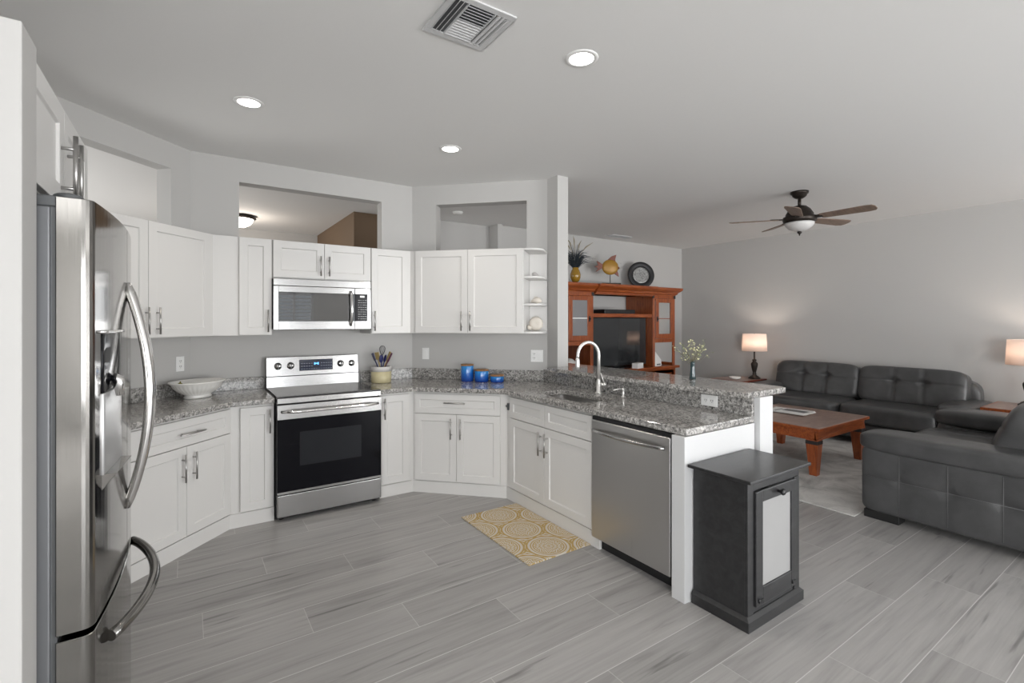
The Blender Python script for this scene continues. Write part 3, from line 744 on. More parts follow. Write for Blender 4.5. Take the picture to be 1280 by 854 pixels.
def vhandle(sg):
    pts = []
    for i in range(25):
        u = i/24; s = math.sin(PI*u)
        pts.append((fx(FM)-.004+.066*s**.8, FM+sg*(.012+.034*s), .872+.735*u))
    return pts
for dd, sg in ((dA, -1), (dB, 1)):
    make('handle', MB().tube(vhandle(sg), .0145, 14), 'chrome', dd, world=False, label='bowed chrome bar handle').data.transform(Tg.matrix_basis.inverted())
fh = []
for i in range(25):
    u = i/24; s = math.sin(PI*u); y = FY0+.13+u*.65; fh.append((fx(y)+.006+.068*s**.75, y, .615+.02*u))
o = make('handle', MB().tube(fh, .0155, 14), 'fridge', dC, label='bowed chrome drawer handle'); o.data.transform(Tg.matrix_basis.inverted())
# dispenser on the near door
y0, y1 = 1.672, 1.885
def curved(ya, yc, z0_, z1_, off, n=10):
    pts = [(fx(ya+(yc-ya)*i/n)+off, ya+(yc-ya)*i/n) for i in range(n+1)]
    return MB().prism(pts+[(fx(yc)-.015, yc), (fx(ya)-.015, ya)], z0_, z1_, 0, True)
def dpart(nm, mb, m, par, bv=.002, label=None):
    o = make(nm, mb, m, par, bv, 2, label); o.data.transform(Tg.matrix_basis.inverted()); return o
dpn = dpart('dispenser', curved(y0, y1, 1.075, 1.292, .005), 'dispgrey', dA, label='flat silver dispenser panel')
dpart('dispenser_recess', curved(y0, y1, 1.292, 1.452, .003), 'glassblack', dA, label='dark dispenser recess')
dpart('dispenser_tray', MB().add([(fx(y0)-.01, y0, 1.078), (fx(y1)-.01, y1, 1.078), (fx(y1)+.03, y1-.01, 1.075), (fx(y0)+.03, y0+.01, 1.075), (fx(y0)-.01, y0, 1.02), (fx(y1)-.01, y1, 1.02)], [(0, 3, 2, 1), (4, 5, 2, 3), (0, 4, 3), (1, 2, 5), (0, 1, 5, 4)]), 'fridge', dA, .001)
dpart('dispenser_trim', curved(y0-.006, y1+.006, 1.452, 1.460, .012), 'chrome', dA, 0)
o = make('spout', MB().tube([(fx(1.76)+.004, 1.76, 1.33), (fx(1.76)+.018, 1.76, 1.32), (fx(1.76)+.022, 1.76, 1.275)], [.012, .014, .010], 10).box((fx(1.80), 1.79, 1.30), (fx(1.8)+.02, 1.84, 1.325)), 'chrome', dA); o.data.transform(Tg.matrix_basis.inverted())

# ------------------------------------------------------------------ dishwasher
Tw = thing('dishwasher', 'stainless steel dishwasher with bowed bar handle at the end of the peninsula', 'dishwasher', (2.19, 2.344, 0), -PI/2)
ww = .645
make('tub', MB().box((.005, .04, .10), (ww-.005, .60, .868)), 'black', Tw)
d_ = make('door', MB().box((.003, 0, .082), (ww-.02, .045, .845)), 'dw', Tw, .006, 3)
make('top_gap_strip', MB().box((.003, .012, .845), (ww-.02, .045, .868)), 'black', Tw)  # black strip standing in for the dark gap above the door
hp = []
for i in range(21):
    u = i/20; hp.append((.03+u*(ww-.08), -.008-.040*math.sin(PI*u)**.6, .782))
make('handle', MB().tube(hp, .0115, 12), 'steelh', d_, label='bowed bar handle')
make('kick_plate', MB().box((.01, .06, 0), (ww-.01, .075, .10)), 'black', Tw)

# ------------------------------------------------------------------ wall plates
def plate(name, label, loc, rz, kind):
    T = thing(name, label, 'switch' if kind == 'switch' else 'outlet', loc, rz)
    W = .118 if kind in ('double',) else .072
    hh_ = .115
    if kind == 'horizontal': W, hh_ = .118, .072
    make('plate', MB().box((-W/2, -.006, -hh_/2), (W/2, 0, hh_/2)), 'white', T, .002, 2)
    def socket(cx, cz):
        make('socket', MB().box((cx-.017, -.008, cz-.016), (cx+.017, -.006, cz+.016)), 'white', T, .001, 1)
        make('slots', MB().box((cx-.008, -.0086, cz-.004), (cx-.005, -.0079, cz+.008)).box((cx+.005, -.0086, cz-.004), (cx+.008, -.0079, cz+.008)).box((cx-.002, -.0086, cz-.012), (cx+.002, -.0079, cz-.008)), 'dark', T)
    def rocker(cx): make('rocker', MB().box((cx-.017, -.010, -.033), (cx+.017, -.006, .033)), 'white', T, .002, 2)
    if kind == 'single': socket(0, -.02); socket(0, .02)
    if kind == 'switch': rocker(0)
    if kind == 'double': socket(-.026, -.02); socket(-.026, .02); rocker(.026)
    if kind == 'horizontal': socket(-.022, 0); socket(.022, 0)
    return T
plate('wall_outlet', 'white outlet plate on the wall above the ribbed bowl', (-.050, 4.5445, 1.155), N45, 'single')
plate('wall_switch', 'white rocker switch plate on the wall between utensil crock and blue canisters', (1.982, 4.5135, 1.162), S45, 'switch')
plate('wall_outlet', 'white double plate with outlet and switch under the shell shelf', (2.777, 3.7185, 1.153), S45, 'double')
plate('wall_outlet', 'white horizontal outlet set in the granite splash under the bar', (XS-.0005, 1.895, .972), -PI/2, 'horizontal')

# ------------------------------------------------------------------ things on the counter
Tb = thing('bowl', 'white ribbed oval ceramic bowl on the left counter', 'bowl', (.065, 4.335, .9145), N45)
rib = lambda a, r, z: 1+(.018*math.cos(34*a) if .03 < z < .10 and r > .085 else 0)
make('bowl_body', MB().lathe([(.088, 0), (.092, .008), (.085, .018), (.088, .026), (.125, .05), (.155, .08), (.17, .106), (.186, .118), (.188, .123), (.18, .125), (.165, .114), (.14, .075), (.09, .04), (0, .036)], n=136, sx=1.12, sy=.86, fn=rib), 'ceramic', Tb)
solo('ornament', MB().ball((0, 0, .017), .017, 14).tube([(0, 0, .03), (.002, 0, .042)], .004, 8), 'olive', 'small olive-green round ornament inside the ribbed bowl', 'ornament', (-.045, 4.325, .9145+.085))
Tu = thing('utensil_crock', 'stoneware crock with butter yellow lower half holding utensils beside the range', 'crock', (1.505, 4.445, .9145))
make('crock_body', MB().lathe([(.086, 0), (.092, .006), (.093, .105)], n=36), 'cream_glaze', Tu, label='butter yellow glazed lower band')
make('rim_band', MB().lathe([(.093, .105), (.093, .145), (.090, .15), (.084, .15), (.082, .14), (.08, .02), (0, .018)], n=36), 'grey_glaze', Tu, label='pale grey glazed upper band')
def utensil(name, label, a, lean, kind, m, hgt):
    mb = MB(); r0 = .02
    dx, dy = math.cos(a), math.sin(a)
    p0 = Vector((dx*r0*-.5, dy*r0*-.5, .03)); p1 = Vector((dx*(.03+lean), dy*(.03+lean), hgt))
    d = (p1-p0)
    mb.tube([p0, p0+d*.5, p0+d*.72], [.006, .006, .006], 8)
    R = d.to_track_quat('Z', 'Y').to_matrix() @ Matrix.Rotation(.6-a*0, 3, 'Z')
    c = p0+d*.86
    if kind == 'spatula': tr_ = MB().box((-.024, -.004, -.035), (.024, .004, .035))
    elif kind == 'spoon': tr_ = MB().ball((0, 0, 0), 1, 14, sz=(.024, .008, .038))
    elif kind == 'handle': tr_ = MB().box((-.010, -.007, -.045), (.010, .007, .045))
    if kind == 'whisk':
        tr_ = MB()
        for q in range(5):
            an = PI*q/5
            tr_.tube([(math.cos(an)*.026*math.sin(PI*u/12)*(1.0), math.sin(an)*.026*math.sin(PI*u/12), -.05+.1*math.sin(PI*u/24)) if u <= 12 else (math.cos(an)*-.026*math.sin(PI*(24-u)/12), math.sin(an)*-.026*math.sin(PI*(24-u)/12), -.05+.1*math.sin(PI*u/24)) for u in range(25)], .0018, 6)
    T4 = Matrix.Translation(c) @ R.to_4x4(); tr(tr_, T4)
    mb.add(tr_.v, tr_.f, 0, kind in ('spoon', 'whisk'))
    solo(name, mb, m, label, 'utensil', (1.505, 4.445, .9145+.015), group='kitchen utensils in the yellow crock', bevel=.002 if kind in ('spatula', 'handle') else 0)
ax = -.59   # image-right direction on the counter
utensil('kitchen_spatula', 'navy spatula at the left edge of the utensil crock', PI+ax, .055, 'spatula', 'u_blue', .255)
utensil('kitchen_spatula', 'tan spatula standing left of the whisk in the crock', PI+ax+.5, .012, 'spatula', 'u_wood', .265)
utensil('whisk', 'dark wire whisk, tallest of the utensils in the crock', ax+1.2, -.01, 'whisk', 'u_black', .315)
utensil('kitchen_spoon', 'navy spoon in the middle of the crock, below the whisk', ax-1.3, -.005, 'spoon', 'u_blue', .235)
utensil('kitchen_spoon', 'dark spoon just right of the whisk in the crock', ax+.1, .012, 'spoon', 'u_blue', .235)
utensil('kitchen_spatula', 'tan-ended turner leaning right in the crock', ax+.35, .05, 'handle', 'u_wood', .26)
utensil('kitchen_tongs', 'plum-handled utensil leaning furthest right out of the crock', ax-.15, .07, 'handle', 'u_red', .25)
def canister(label, x, y, r, h):
    T = thing('canister', label, 'canister', (x, y, .9145), 0, 'blue lidded canisters')
    make('jar', MB().lathe([(r*.96, 0), (r, .006), (r, h-.006), (r*.96, h), (r*.7, h)], n=32), 'blue', T)
    make('lid', MB().lathe([(r*.7, h), (r*1.03, h), (r*1.03, h+.010), (r*.98, h+.014), (0, h+.014)], n=32), 'lidwood', T, label='wooden lid')
canister('tallest of the three blue canisters, left of the row', 2.215, 4.075, .060, .148)
canister('medium blue canister between the tall and the low one', 2.315, 3.975, .066, .102)
canister('lowest of the three blue canisters, right of the row', 2.42, 3.865, .064, .056)

# ------------------------------------------------------------------ floor mat and bin cabinet
solo('kitchen_mat', MB().box((-.252, -.435, 0), (.252, .435, .009)), 'kmat', 'mustard and cream medallion kitchen mat before the sink cabinet', 'mat', (1.968, 2.815, .0005), 0, bevel=.003)
BX0, BX1, BY0, BY1 = 2.207, 2.735, 1.283, 1.599
Tt = thing('bin_cabinet', 'black wooden tilt-out bin cabinet with grey panel, against the peninsula end', 'bin cabinet', ((BX0+BX1)/2, BY0, 0))
make('plinth', MB().box((BX0, BY0, 0), (BX1, BY1, .05)).add([(BX0, BY0, .05), (BX1, BY0, .05), (BX1, BY1, .05), (BX0, BY1, .05), (BX0+.018, BY0+.018, .066), (BX1-.018, BY0+.018, .066), (BX1-.018, BY1, .066), (BX0+.018, BY1, .066)], [(0, 1, 5, 4), (1, 2, 6, 5), (2, 3, 7, 6), (3, 0, 4, 7), (4, 5, 6, 7)]), 'blackwood', Tt, .003, 2, world=True)
bx0, bx1, by0 = BX0+.02, BX1-.02, BY0+.022
make('body', MB().box((bx0, by0, .06), (bx1, BY1, .708)), 'blackwood', Tt, .002, 1, world=True)
make('stile', MB().box((bx0-.001, by0-.007, .066), (bx0+.05, by0+.01, .708)), 'blackwood', Tt, .002, 1, world=True)
make('stile', MB().box((bx1-.05, by0-.007, .066), (bx1+.001, by0+.01, .66)), 'blackwood', Tt, .002, 1, world=True)
make('top_rail', MB().box((bx0+.05, by0-.006, .662), (bx1+.001, by0+.01, .708)), 'blackwood', Tt, .002, 1, world=True)
make('top', MB().box((BX0-.03, BY0-.028, .718), (BX1+.02, BY1, .735)).add([(BX0-.026, BY0-.024, .718), (BX1+.016, BY0-.024, .718), (BX1+.016, BY1, .718), (BX0-.026, BY1, .718), (bx0-.004, by0-.012, .706), (bx1+.004, by0-.012, .706), (bx1+.004, BY1, .706), (bx0-.004, BY1, .706)], [(0, 4, 5, 1), (1, 5, 6, 2), (2, 6, 7, 3), (3, 7, 4, 0), (4, 7, 6, 5)]), 'blackwood', Tt, .004, 3, world=True)
Dd = make('door', frame_front(MB(), bx0+.054, bx1-.054, .10, .656, bx0+.115, bx1-.10, .185, .60, by0-.018, by0+.0), 'blackwood', Tt, .003, 2, world=True)
o = make('panel', MB().box((bx0+.112, by0-.010, .18), (bx1-.097, by0-.004, .605)), 'greypanel', Dd, label='pale grey inset panel'); o.data.transform(Tt.matrix_basis.inverted())
kx = (bx0+bx1)/2+.01
o = make('knob', MB().lathe([(.008, 0), (.007, .012), (.014, .018), (.017, .026), (.012, .034), (0, .036)], (kx, by0-.018, .628), 18, mtx=Matrix.Rotation(PI/2, 3, 'X')), 'black', Dd); o.data.transform(Tt.matrix_basis.inverted())
for hx in (bx0+.075, bx1-.095):
    o = make('hinge', MB().box((hx, by0-.022, .118), (hx+.035, by0-.017, .130)).tube([(hx, by0-.021, .118), (hx, by0-.021, .138)], .005, 8), 'black', Dd); o.data.transform(Tt.matrix_basis.inverted())

# ------------------------------------------------------------------ vase on the bar
solo('bud_vase', MB().lathe([(.022, 0), (.024, .004), (.020, .03), (.0155, .07), (.0155, .11), (.019, .128), (.017, .128), (.013, .11), (.012, .01), (0, .008)], n=24), 'tealglass', 'slim dark teal glass bud vase on the far edge of the bar', 'vase', (3.075, 2.215, 1.0625))
Tv = thing('flower_spray', 'airy spray of pale yellow blossoms in the bud vase on the bar', 'flowers', (3.075, 2.215, 1.075))
random.seed(11)
stm = MB(); lf = MB(); bl = MB()
for i in range(26):
    a = random.uniform(0, 2*PI); sp_ = random.uniform(.02, .17); h_ = random.uniform(.22, .31)-sp_*.45
    tip = Vector((math.cos(a)*sp_, math.sin(a)*sp_, h_)); mid = Vector((math.cos(a)*sp_*.3, math.sin(a)*sp_*.3, h_*.6))
    stm.tube([(0, 0, .03), (math.cos(a)*.006, math.sin(a)*.006, .12), mid, tip], [.0014, .0013, .0011, .0006], 5)
    for k in range(6):
        u = random.uniform(.35, 1); q = mid.lerp(tip, u)+Vector([random.uniform(-.014, .014) for _ in range(3)])
        R = Matrix.Rotation(random.uniform(0, 6), 3, 'Z') @ Matrix.Rotation(random.uniform(-1, 1), 3, 'X')
        if random.random() < (.75 if sp_ < .085 else .35): bl.ball(q, random.uniform(.003, .0062), 6)
        else: lf.ball(q, 1, 6, sz=(.010, .003, .0015), mtx=R)
make('stems', stm, 'stemy', Tv); make('leaves', lf, 'leafy', Tv); make('blossoms', bl, 'flowery', Tv)

# ------------------------------------------------------------------ entertainment centre
EX0, EX1, EY = 4.33, 6.76, 5.2
Te = thing('entertainment_center', 'large cherry wood entertainment centre against the living room back wall', 'cabinet', ((EX0+EX1)/2, EY, 0))
def ep_(name, mb, m, bevel=.003, parent=None, label=None):
    o = make(name, mb, m, parent or Te, bevel, 2, label)
    o.data.transform(Te.matrix_basis.inverted()); return o
ep_('base', MB().box((EX0, EY, .0), (EX1, 5.765, .715)), 'cherryh')
ep_('base_top', MB().box((EX0-.04, EY-.05, .715), (EX1+.05, 5.77, .755)), 'cherryh')
for i in range(4):
    xa = EX0+.03+i*(EX1-EX0-.06)/4; xb = xa+(EX1-EX0-.06)/4-.01
    o = ep_('door', tr(shaker(xa, xb, .08, .69, 0), Matrix.Translation((0, EY, 0))), 'cherryh')
    ep_('knob', MB().ball((xb-.04 if i % 2 == 0 else xa+.04, EY-.03, .5), .013, 10), 'blackiron', 0, o)
TWL, TWR = 4.90, 6.19      # inner edges of the two towers
def tower(x0, x1, pane, hinge_left):
    mb = MB()
    mb.box((x0, EY, .755), (x0+.03, 5.765, 1.90))
    if pane == 'glass':   # glazed outer side: corner posts and rails only
        mb.box((x1-.03, 5.735, .755), (x1, 5.765, 1.90)).box((x1-.03, EY, 1.85), (x1, 5.74, 1.90)).box((x1-.03, EY, .755), (x1, 5.74, .80))
    else: mb.box((x1-.03, EY, .755), (x1, 5.765, 1.90))
    for z in (1.165, 1.87): mb.box((x0+.03, EY+.012, z), (x1-.03, 5.765, z+.03))
    mb.box((x0, EY-.006, .755), (x0+.055, EY+.015, 1.90)).box((x1-.055, EY-.006, .755), (x1, EY+.015, 1.90))
    mb.box((x0+.055, EY-.004, 1.14), (x1-.055, EY+.015, 1.20)).box((x0+.055, EY-.004, 1.85), (x1-.055, EY+.015, 1.90))
    ep_('tower', mb, 'cherry')
    a, b = x0+.06, x1-.06
    dm = frame_front(MB(), a, b, 1.205, 1.845, a+.07, b-.07, 1.28, 1.785, EY-.024, EY-.004)
    d = ep_('door', dm, 'cherry')
    ep_('pane', MB().box((a+.068, EY-.016, 1.275), (b-.068, EY-.012, 1.79)), pane, 0, d)
    ep_('muntin', MB().box((a+.07, EY-.02, 1.522), (b-.07, EY-.008, 1.535)), 'cherry' if pane == 'glass' else 'white', 0, d)
    kx_ = (b-.03) if hinge_left else (a+.03)
    ep_('knob', MB().ball((kx_, EY-.035, 1.52), .016, 10).box((kx_-.014, EY-.028, 1.48), (kx_+.014, EY-.024, 1.56)), 'blackiron', 0, d)
tower(EX0+.03, TWL, 'frost', True)
tower(TWR, EX1-.02, 'glass', False)
ep_('bridge_shelf', MB().box((TWL, EY+.01, 1.545), (TWR, 5.765, 1.60)), 'cherryh')
ep_('bridge_rail', MB().box((TWL, EY+.0, 1.88), (TWR, EY+.03, 1.93)), 'cherryh')
def crown(x0, x1, yf, pj):
    prof = [(0, 1.90), (.0, 1.915), (.02, 1.925), (.03, 1.95), (.075, 1.985), (.085, 2.0), (.085, 2.03)]
    V = []; F = []
    for d, z in prof: V += [(x0-d*pj, yf-d, z), (x1+d*pj, yf-d, z), (x1+d*pj, 5.765, z), (x0-d*pj, 5.765, z)]
    n_ = len(prof)
    for k in range(n_-1):
        for i in range(4): F.append((k*4+i, k*4+(i+1) % 4, k*4+4+(i+1) % 4, k*4+4+i))
    F += [(3, 2, 1, 0), tuple(range(4*n_-4, 4*n_))]
    return MB().add(V, F)
ep_('crown', crown(EX0, EX1, EY-.005, 1), 'cherryh', .002)
ep_('crown_center', crown(TWL+.02, TWR-.02, EY-.05, 0), 'cherryh', .002)
for bxx in (TWL-.035, TWR-.01, EX1-.055):
    ep_('corner_bracket', MB().box((bxx, EY-.012, 1.855), (bxx+.045, EY-.005, 1.905)), 'blackiron', .001)
ep_('valance', MB().box((TWL+.02, EY-.04, 1.885), (TWR-.02, EY-.0, 1.915)), 'cherryh')
Ttv = thing('television', 'flat black television standing in the entertainment centre', 'television', (5.548, 5.36, .756))
make('screen', MB().box((-.622, -.03, .052), (.622, -.0285, .772)), 'tvscreen', Ttv)
make('bezel', frame_front(MB(), -.635, .635, .04, .785, -.622, .622, .052, .772, -.032, .012).box((-.622, -.028, .052), (.622, .012, .772)), 'black', Ttv, .002, 1)
make('stand', MB().box((-.24, -.08, 0), (.24, .10, .014)).box((-.06, -.006, .014), (.06, .012, .05)), 'black', Ttv, .002, 1)
solo('cable_box', MB().box((-.33, -.12, 0), (.33, .12, .062)), 'black', 'long black set-top box on the shelf above the television', 'set-top box', (5.50, 5.36, 1.601), bevel=.004)
wb_ = solo('small_box', MB().box((-.10, -.05, 0), (.10, .05, .085)), 'white', 'small white box lying in front of the television', 'box', (5.80, 5.16, .756), .3, bevel=.004)
solo('remote_control', MB().box((-.10, -.022, 0), (.10, .022, .018)), 'black', 'black remote control beside the small white box', 'remote', (5.45, 5.20, .756), .2, bevel=.004)
tb_ = MB().add([(-.10, -.07, 0), (.10, -.07, 0), (.10, .07, 0), (-.10, .07, 0), (-.10, -.06, .10), (.10, -.06, .10), (.10, .06, .10), (-.10, .06, .10), (-.07, -.02, .23), (-.03, -.02, .25), (-.03, .02, .25), (-.07, .02, .23)],
               [(3, 2, 1, 0), (0, 1, 5, 4), (1, 2, 6, 5), (2, 3, 7, 6), (3, 0, 4, 7), (4, 5, 9, 8), (5, 6, 10, 9), (6, 7, 11, 10), (7, 4, 8, 11), (8, 9, 10, 11)])
Tx = thing('tissue_box', 'white tissue holder standing right of the television', 'tissue box', (6.33, 5.27, .756), .15)
make('holder', tb_, 'white', Tx, .01, 3)
make('slot', MB().box((-.05, -.0695, .02), (.06, -.066, .04)), 'ink', Tx)
solo('white_ornament', MB().lathe([(.11, 0), (.13, .02), (.128, .08), (.10, .14), (.05, .185), (0, .2)], n=28), 'ceramic', 'domed white ornament at the left end of the entertainment centre', 'ornament', (4.56, 5.33, .756))
# decor on top
ZC = 2.031
Tva = thing('vase', 'amber footed vase on top of the entertainment centre at left', 'vase', (4.80, 5.47, ZC))
make('vase_body', MB().lathe([(.02, .03), (.05, .045), (.075, .10), (.078, .15), (.06, .21), (.045, .235), (.052, .25), (.045, .25), (.04, .235), (.02, .1), (0, .09)], n=26), 'seaglaze', Tva)
ft = MB()
for a in (0.3, 2.4, 4.5): ft.tube([(math.cos(a)*.02, math.sin(a)*.02, .045), (math.cos(a)*.045, math.sin(a)*.045, .03), (math.cos(a)*.055, math.sin(a)*.055, .006), (math.cos(a)*.065, math.sin(a)*.065, .004)], .005, 8)
make('feet', ft, 'bronze', Tva)
random.seed(5)
Tgr = thing('dried_grass', 'bushy dark dried grass standing in the amber vase', 'dried grass', (4.80, 5.47, ZC+.10))
Tgr['kind'] = 'thing'
gb = MB(); gt = MB()
for i in range(230):
    a = random.uniform(0, 2*PI); L_ = random.uniform(.16, .46); sp_ = random.uniform(.05, .30)
    p = [(0, 0, 0), (math.cos(a)*.02, math.sin(a)*.02, .13), (math.cos(a)*sp_*.5, math.sin(a)*sp_*.5, .13+L_*.55), (math.cos(a)*sp_, math.sin(a)*sp_, .13+L_*(.95-sp_*1.9))]
    gb.tube(p, [.0015, .0022, .003, .0008], 4)
for a, s_, h_ in ((2.6, .10, .52), (.2, .11, .50), (-.3, .22, .47), (1.8, .03, .56), (3.1, .16, .46)):
    gt.tube([(0, 0, 0), (0, 0, .15), (math.cos(a)*s_*.5, math.sin(a)*s_*.5, .4), (math.cos(a)*s_*.8, math.sin(a)*s_*.8, h_), (math.cos(a)*s_*1.3, math.sin(a)*s_*1.3, h_+.07)], [.002, .002, .002, .010, .002], 7)
make('blades', gb, 'grassdark', Tgr); make('seed_heads', gt, 'grasstan', Tgr, label='tan seed heads')
# fish sculpture: body lies in the plane turned towards the kitchen
Tfi = thing('fish_sculpture', 'gold and copper angelfish sculpture on a dark wooden stand, top of the entertainment centre', 'sculpture', (5.50, 5.45, ZC), -.45)
make('stand', MB().box((-.12, -.06, 0), (.12, .06, .025)).box((-.15, -.075, .025), (.15, .075, .05)), 'bronze', Tfi, .006, 2)
make('rod', MB().tube([(0, 0, .045), (0, 0, .19)], .006, 8), 'bronze', Tfi)
make('fish_body', MB().ball((0, 0, .30), 1, 22, sz=(.135, .035, .12)), 'fishgold', Tfi)
def fin(poly, t=.008): return tr(MB().prism(poly, -t, t), Matrix.Rotation(PI/2, 4, 'X'))
make('tail', fin([(-.10, .30), (-.24, .22), (-.20, .28), (-.26, .31), (-.20, .33), (-.22, .40), (-.10, .33)]), 'fishred', Tfi, .003, 2)
make('dorsal_fin', fin([(-.08, .38), (.02, .47), (.10, .50), (.08, .42), (.09, .36)]), 'fishred', Tfi, .003, 2)
make('ventral_fin', fin([(.05, .21), (.14, .15), (.13, .21), (.11, .25)]), 'fishred', Tfi, .003, 2)
make('mouth', MB().ball((.132, 0, .29), .02, 10), 'fishred', Tfi)
cl = MB().tube([(.02+.03*math.cos(t_/9*2*PI)+.14, 0, .32+.05*math.sin(t_/9*2*PI)) for t_ in range(10)], .004, 8)
make('bubble_ring', cl, 'nickel', Tfi)
Tpl = thing('charger_plate', 'round dark plate with pewter centre leaning on top of the entertainment centre at right', 'plate', (6.28, 5.52, ZC), -.5)
mt = Matrix.Rotation(PI/2-.16, 3, 'X')
make('rim', MB().lathe([(.135, .004), (.145, .018), (.165, .028), (.20, .03), (.222, .026), (.225, .012), (.22, .0), (.13, -.004)], (0, 0, .222), 48, mtx=mt), 'blackiron', Tpl)
make('center', MB().lathe([(0, .004), (.06, .006), (.12, .005), (.138, .008), (.138, 0), (0, -.003)], (0, 0, .222), 40, mtx=mt), 'pewter', Tpl)
make('easel', MB().tube([(-.08, -.05, .004), (-.08, .07, .006), (-.05, .09, .18)], .005, 8).tube([(.08, -.05, .004), (.08, .07, .006), (.05, .09, .18)], .005, 8), 'blackiron', Tpl)

# ------------------------------------------------------------------ living room
solo('rug', MB().box((4.2, 1.61, .0), (6.70, 4.3, .008)), 'rug', 'pale grey marbled area rug under the coffee table', 'rug', (0, 0, .0005), bevel=.003)
def coffee_table():
    x0, x1, y0, y1, zt = 4.93, 6.05, 2.18, 3.14, .472
    T = thing('coffee_table', 'square cherry coffee table with worn brown top on the pale rug', 'coffee table', ((x0+x1)/2, (y0+y1)/2, 0.0085))
    def e(n, mb, m, b=.003, par=None):
        o = make(n, mb, m, par or T, b, 2); o.data.transform(T.matrix_basis.inverted()); return o
    e('top', MB().box((x0, y0, zt-.028), (x1, y1, zt)), 'tabletop', .006)
    e('top_edge', frame_front(MB(), 0, x1-x0, 0, y1-y0, .10, x1-x0-.10, .10, y1-y0-.10).v and
      MB().box((x0-.004, y0-.004, zt-.030), (x1+.004, y0+.0, zt-.004)).box((x0-.004, y1, zt-.03), (x1+.004, y1+.004, zt-.004)).box((x0-.004, y0, zt-.03), (x0, y1, zt-.004)).box((x1, y0, zt-.03), (x1+.004, y1, zt-.004)), 'cherryh', .001)
    a = .03
    e('apron', MB().box((x0+a, y0+a, zt-.125), (x1-a, y0+a+.025, zt-.03)).box((x0+a, y1-a-.025, zt-.125), (x1-a, y1-a, zt-.03)).box((x0+a, y0+a, zt-.125), (x0+a+.025, y1-a, zt-.03)).box((x1-a-.025, y0+a, zt-.125), (x1-a, y1-a, zt-.03)), 'cherryh')
    for lx, sx in ((x0+a-.006, 1), (x1-a+.006, -1)):
        for ly, sy in ((y0+a-.006, 1), (y1-a+.006, -1)):
            w1, w2 = .105, .065
            def q(w, z, ins=0): return [(lx+sx*ins, ly+sy*ins, z), (lx+sx*(ins+w), ly+sy*ins, z), (lx+sx*(ins+w), ly+sy*(ins+w), z), (lx+sx*ins, ly+sy*(ins+w), z)]
            V = q(w2, .0085, .014)+q(w1, zt-.17, 0)+q(w1, zt-.125, 0)
            F = [(3, 2, 1, 0)]+[(k*4+i, k*4+(i+1) % 4, k*4+4+(i+1) % 4, k*4+4+i) for k in range(2) for i in range(4)]+[(8, 9, 10, 11)]
            if sx*sy < 0: F = [f[::-1] for f in F]
            l = e('leg', MB().add(V, F), 'cherry', .003)
            e('iron_band', MB().box((lx-sx*.002, ly-sy*.002, zt-.165), (lx+sx*(w1+.002), ly+sy*(w1+.002), zt-.13)), 'blackiron', .001, l)
    return zt
zt = coffee_table()
def magazine(label, x, y, z, rz, w, d, t, m):
    T = thing('magazine', label, 'magazine', (x, y, z), rz)
    make('pages', MB().box((-w/2, -d/2, 0), (w/2, d/2, t)), 'paper', T, .001, 1)
    if m: make('cover_picture', MB().box((-w*.1, -d*.38, t), (w*.35, d*.25, t+.0006)).box((-w*.42, d*.3, t), (w*.2, d*.36, t+.0006)), 'ink', T)
magazine('white magazine lying under another on the coffee table', 5.62, 2.78, zt+.001, .15, .30, .40, .010, False)
magazine('white magazine with dark picture, uppermost on the coffee table', 5.56, 2.74, zt+.0115, .0, .28, .38, .008, True)

def dent_tuft(xs, zs, depth, axis=1, sgn=-1, amp=1):
    """seam lines at normalised xs, pull points at (xs, zs)"""
    def f(u, v, w):
        a = {0: (v, w, u), 1: (u, w, v), 2: (u, v, w)}[axis]
        if a[2]*sgn < .5: return (0, 0, 0)
        d = 0
        for x in xs:
            d += depth*.35*math.exp(-((a[0]-x)/.035)**2)
            for z in zs: d += depth*math.exp(-((a[0]-x)/.10)**2-((a[1]-z)/.16)**2)
        for z in zs: d += depth*.2*math.exp(-((a[1]-z)/.05)**2)
        r = [0, 0, 0]; r[axis] = -sgn*d; return tuple(r)
    return f
def seam(mb, pts, r=.0016): mb.tube(pts, r, 5)
# long sofa, back to the east wall, seat facing -x
def sofa():
    T = thing('sofa', 'long charcoal leather two-cushion sofa along the grey east wall', 'sofa', (7.1, 2.72, 0))
    def e(n, mb, m='leather', b=0, par=None, label=None):
        o = make(n, mb, m, par or T, b, 3, label); o.data.transform(T.matrix_basis.inverted()); return o
    y0, y1 = 1.50, 3.98
    e('base', MB().box((6.72, y0+.20, .07), (7.60, y1-.20, .26)), b=.03)
    for (ax_, ay) in ((6.80, y0+.15), (6.80, y1-.15), (7.5, y0+.15), (7.5, y1-.15)): e('foot', MB().box((ax_-.05, ay-.05, 0), (ax_+.05, ay+.05, .072)), 'foot', .004)
    e('back_frame', MB().puff((7.52, (y0+y1)/2, .46), (.24, y1-y0-.2, .74), 7, 16))
    ym = (y0+y1)/2
    for a, b in ((y0+.26, ym), (ym, y1-.26)):
        e('seat_cushion', MB().puff((6.99, (a+b)/2, .375), (.76, b-a+.005, .235), 6, 20, dent=dent_tuft((), (), 0)))
    for a, b in ((y0+.18, ym+.0), (ym, y1-.18)):
        mt_ = Matrix.Rotation(.20, 3, 'Y')
        o = e('back_cushion', MB().puff((7.36, (a+b)/2, .675), (.27, b-a+.01, .47), 6.5, 44, mtx=mt_, dent=dent_tuft((-.28, .28), (.22,), .036, 0, -1)))
    for a, s in ((y0+.15, 1), (y1-.15, -1)):
        e('arm', MB().puff((7.12, a, .31), (.94, .28, .46), 8, 18).puff((7.11, a, .525), (1.0, .32, .15), 4, 18))
    return T
sofa()
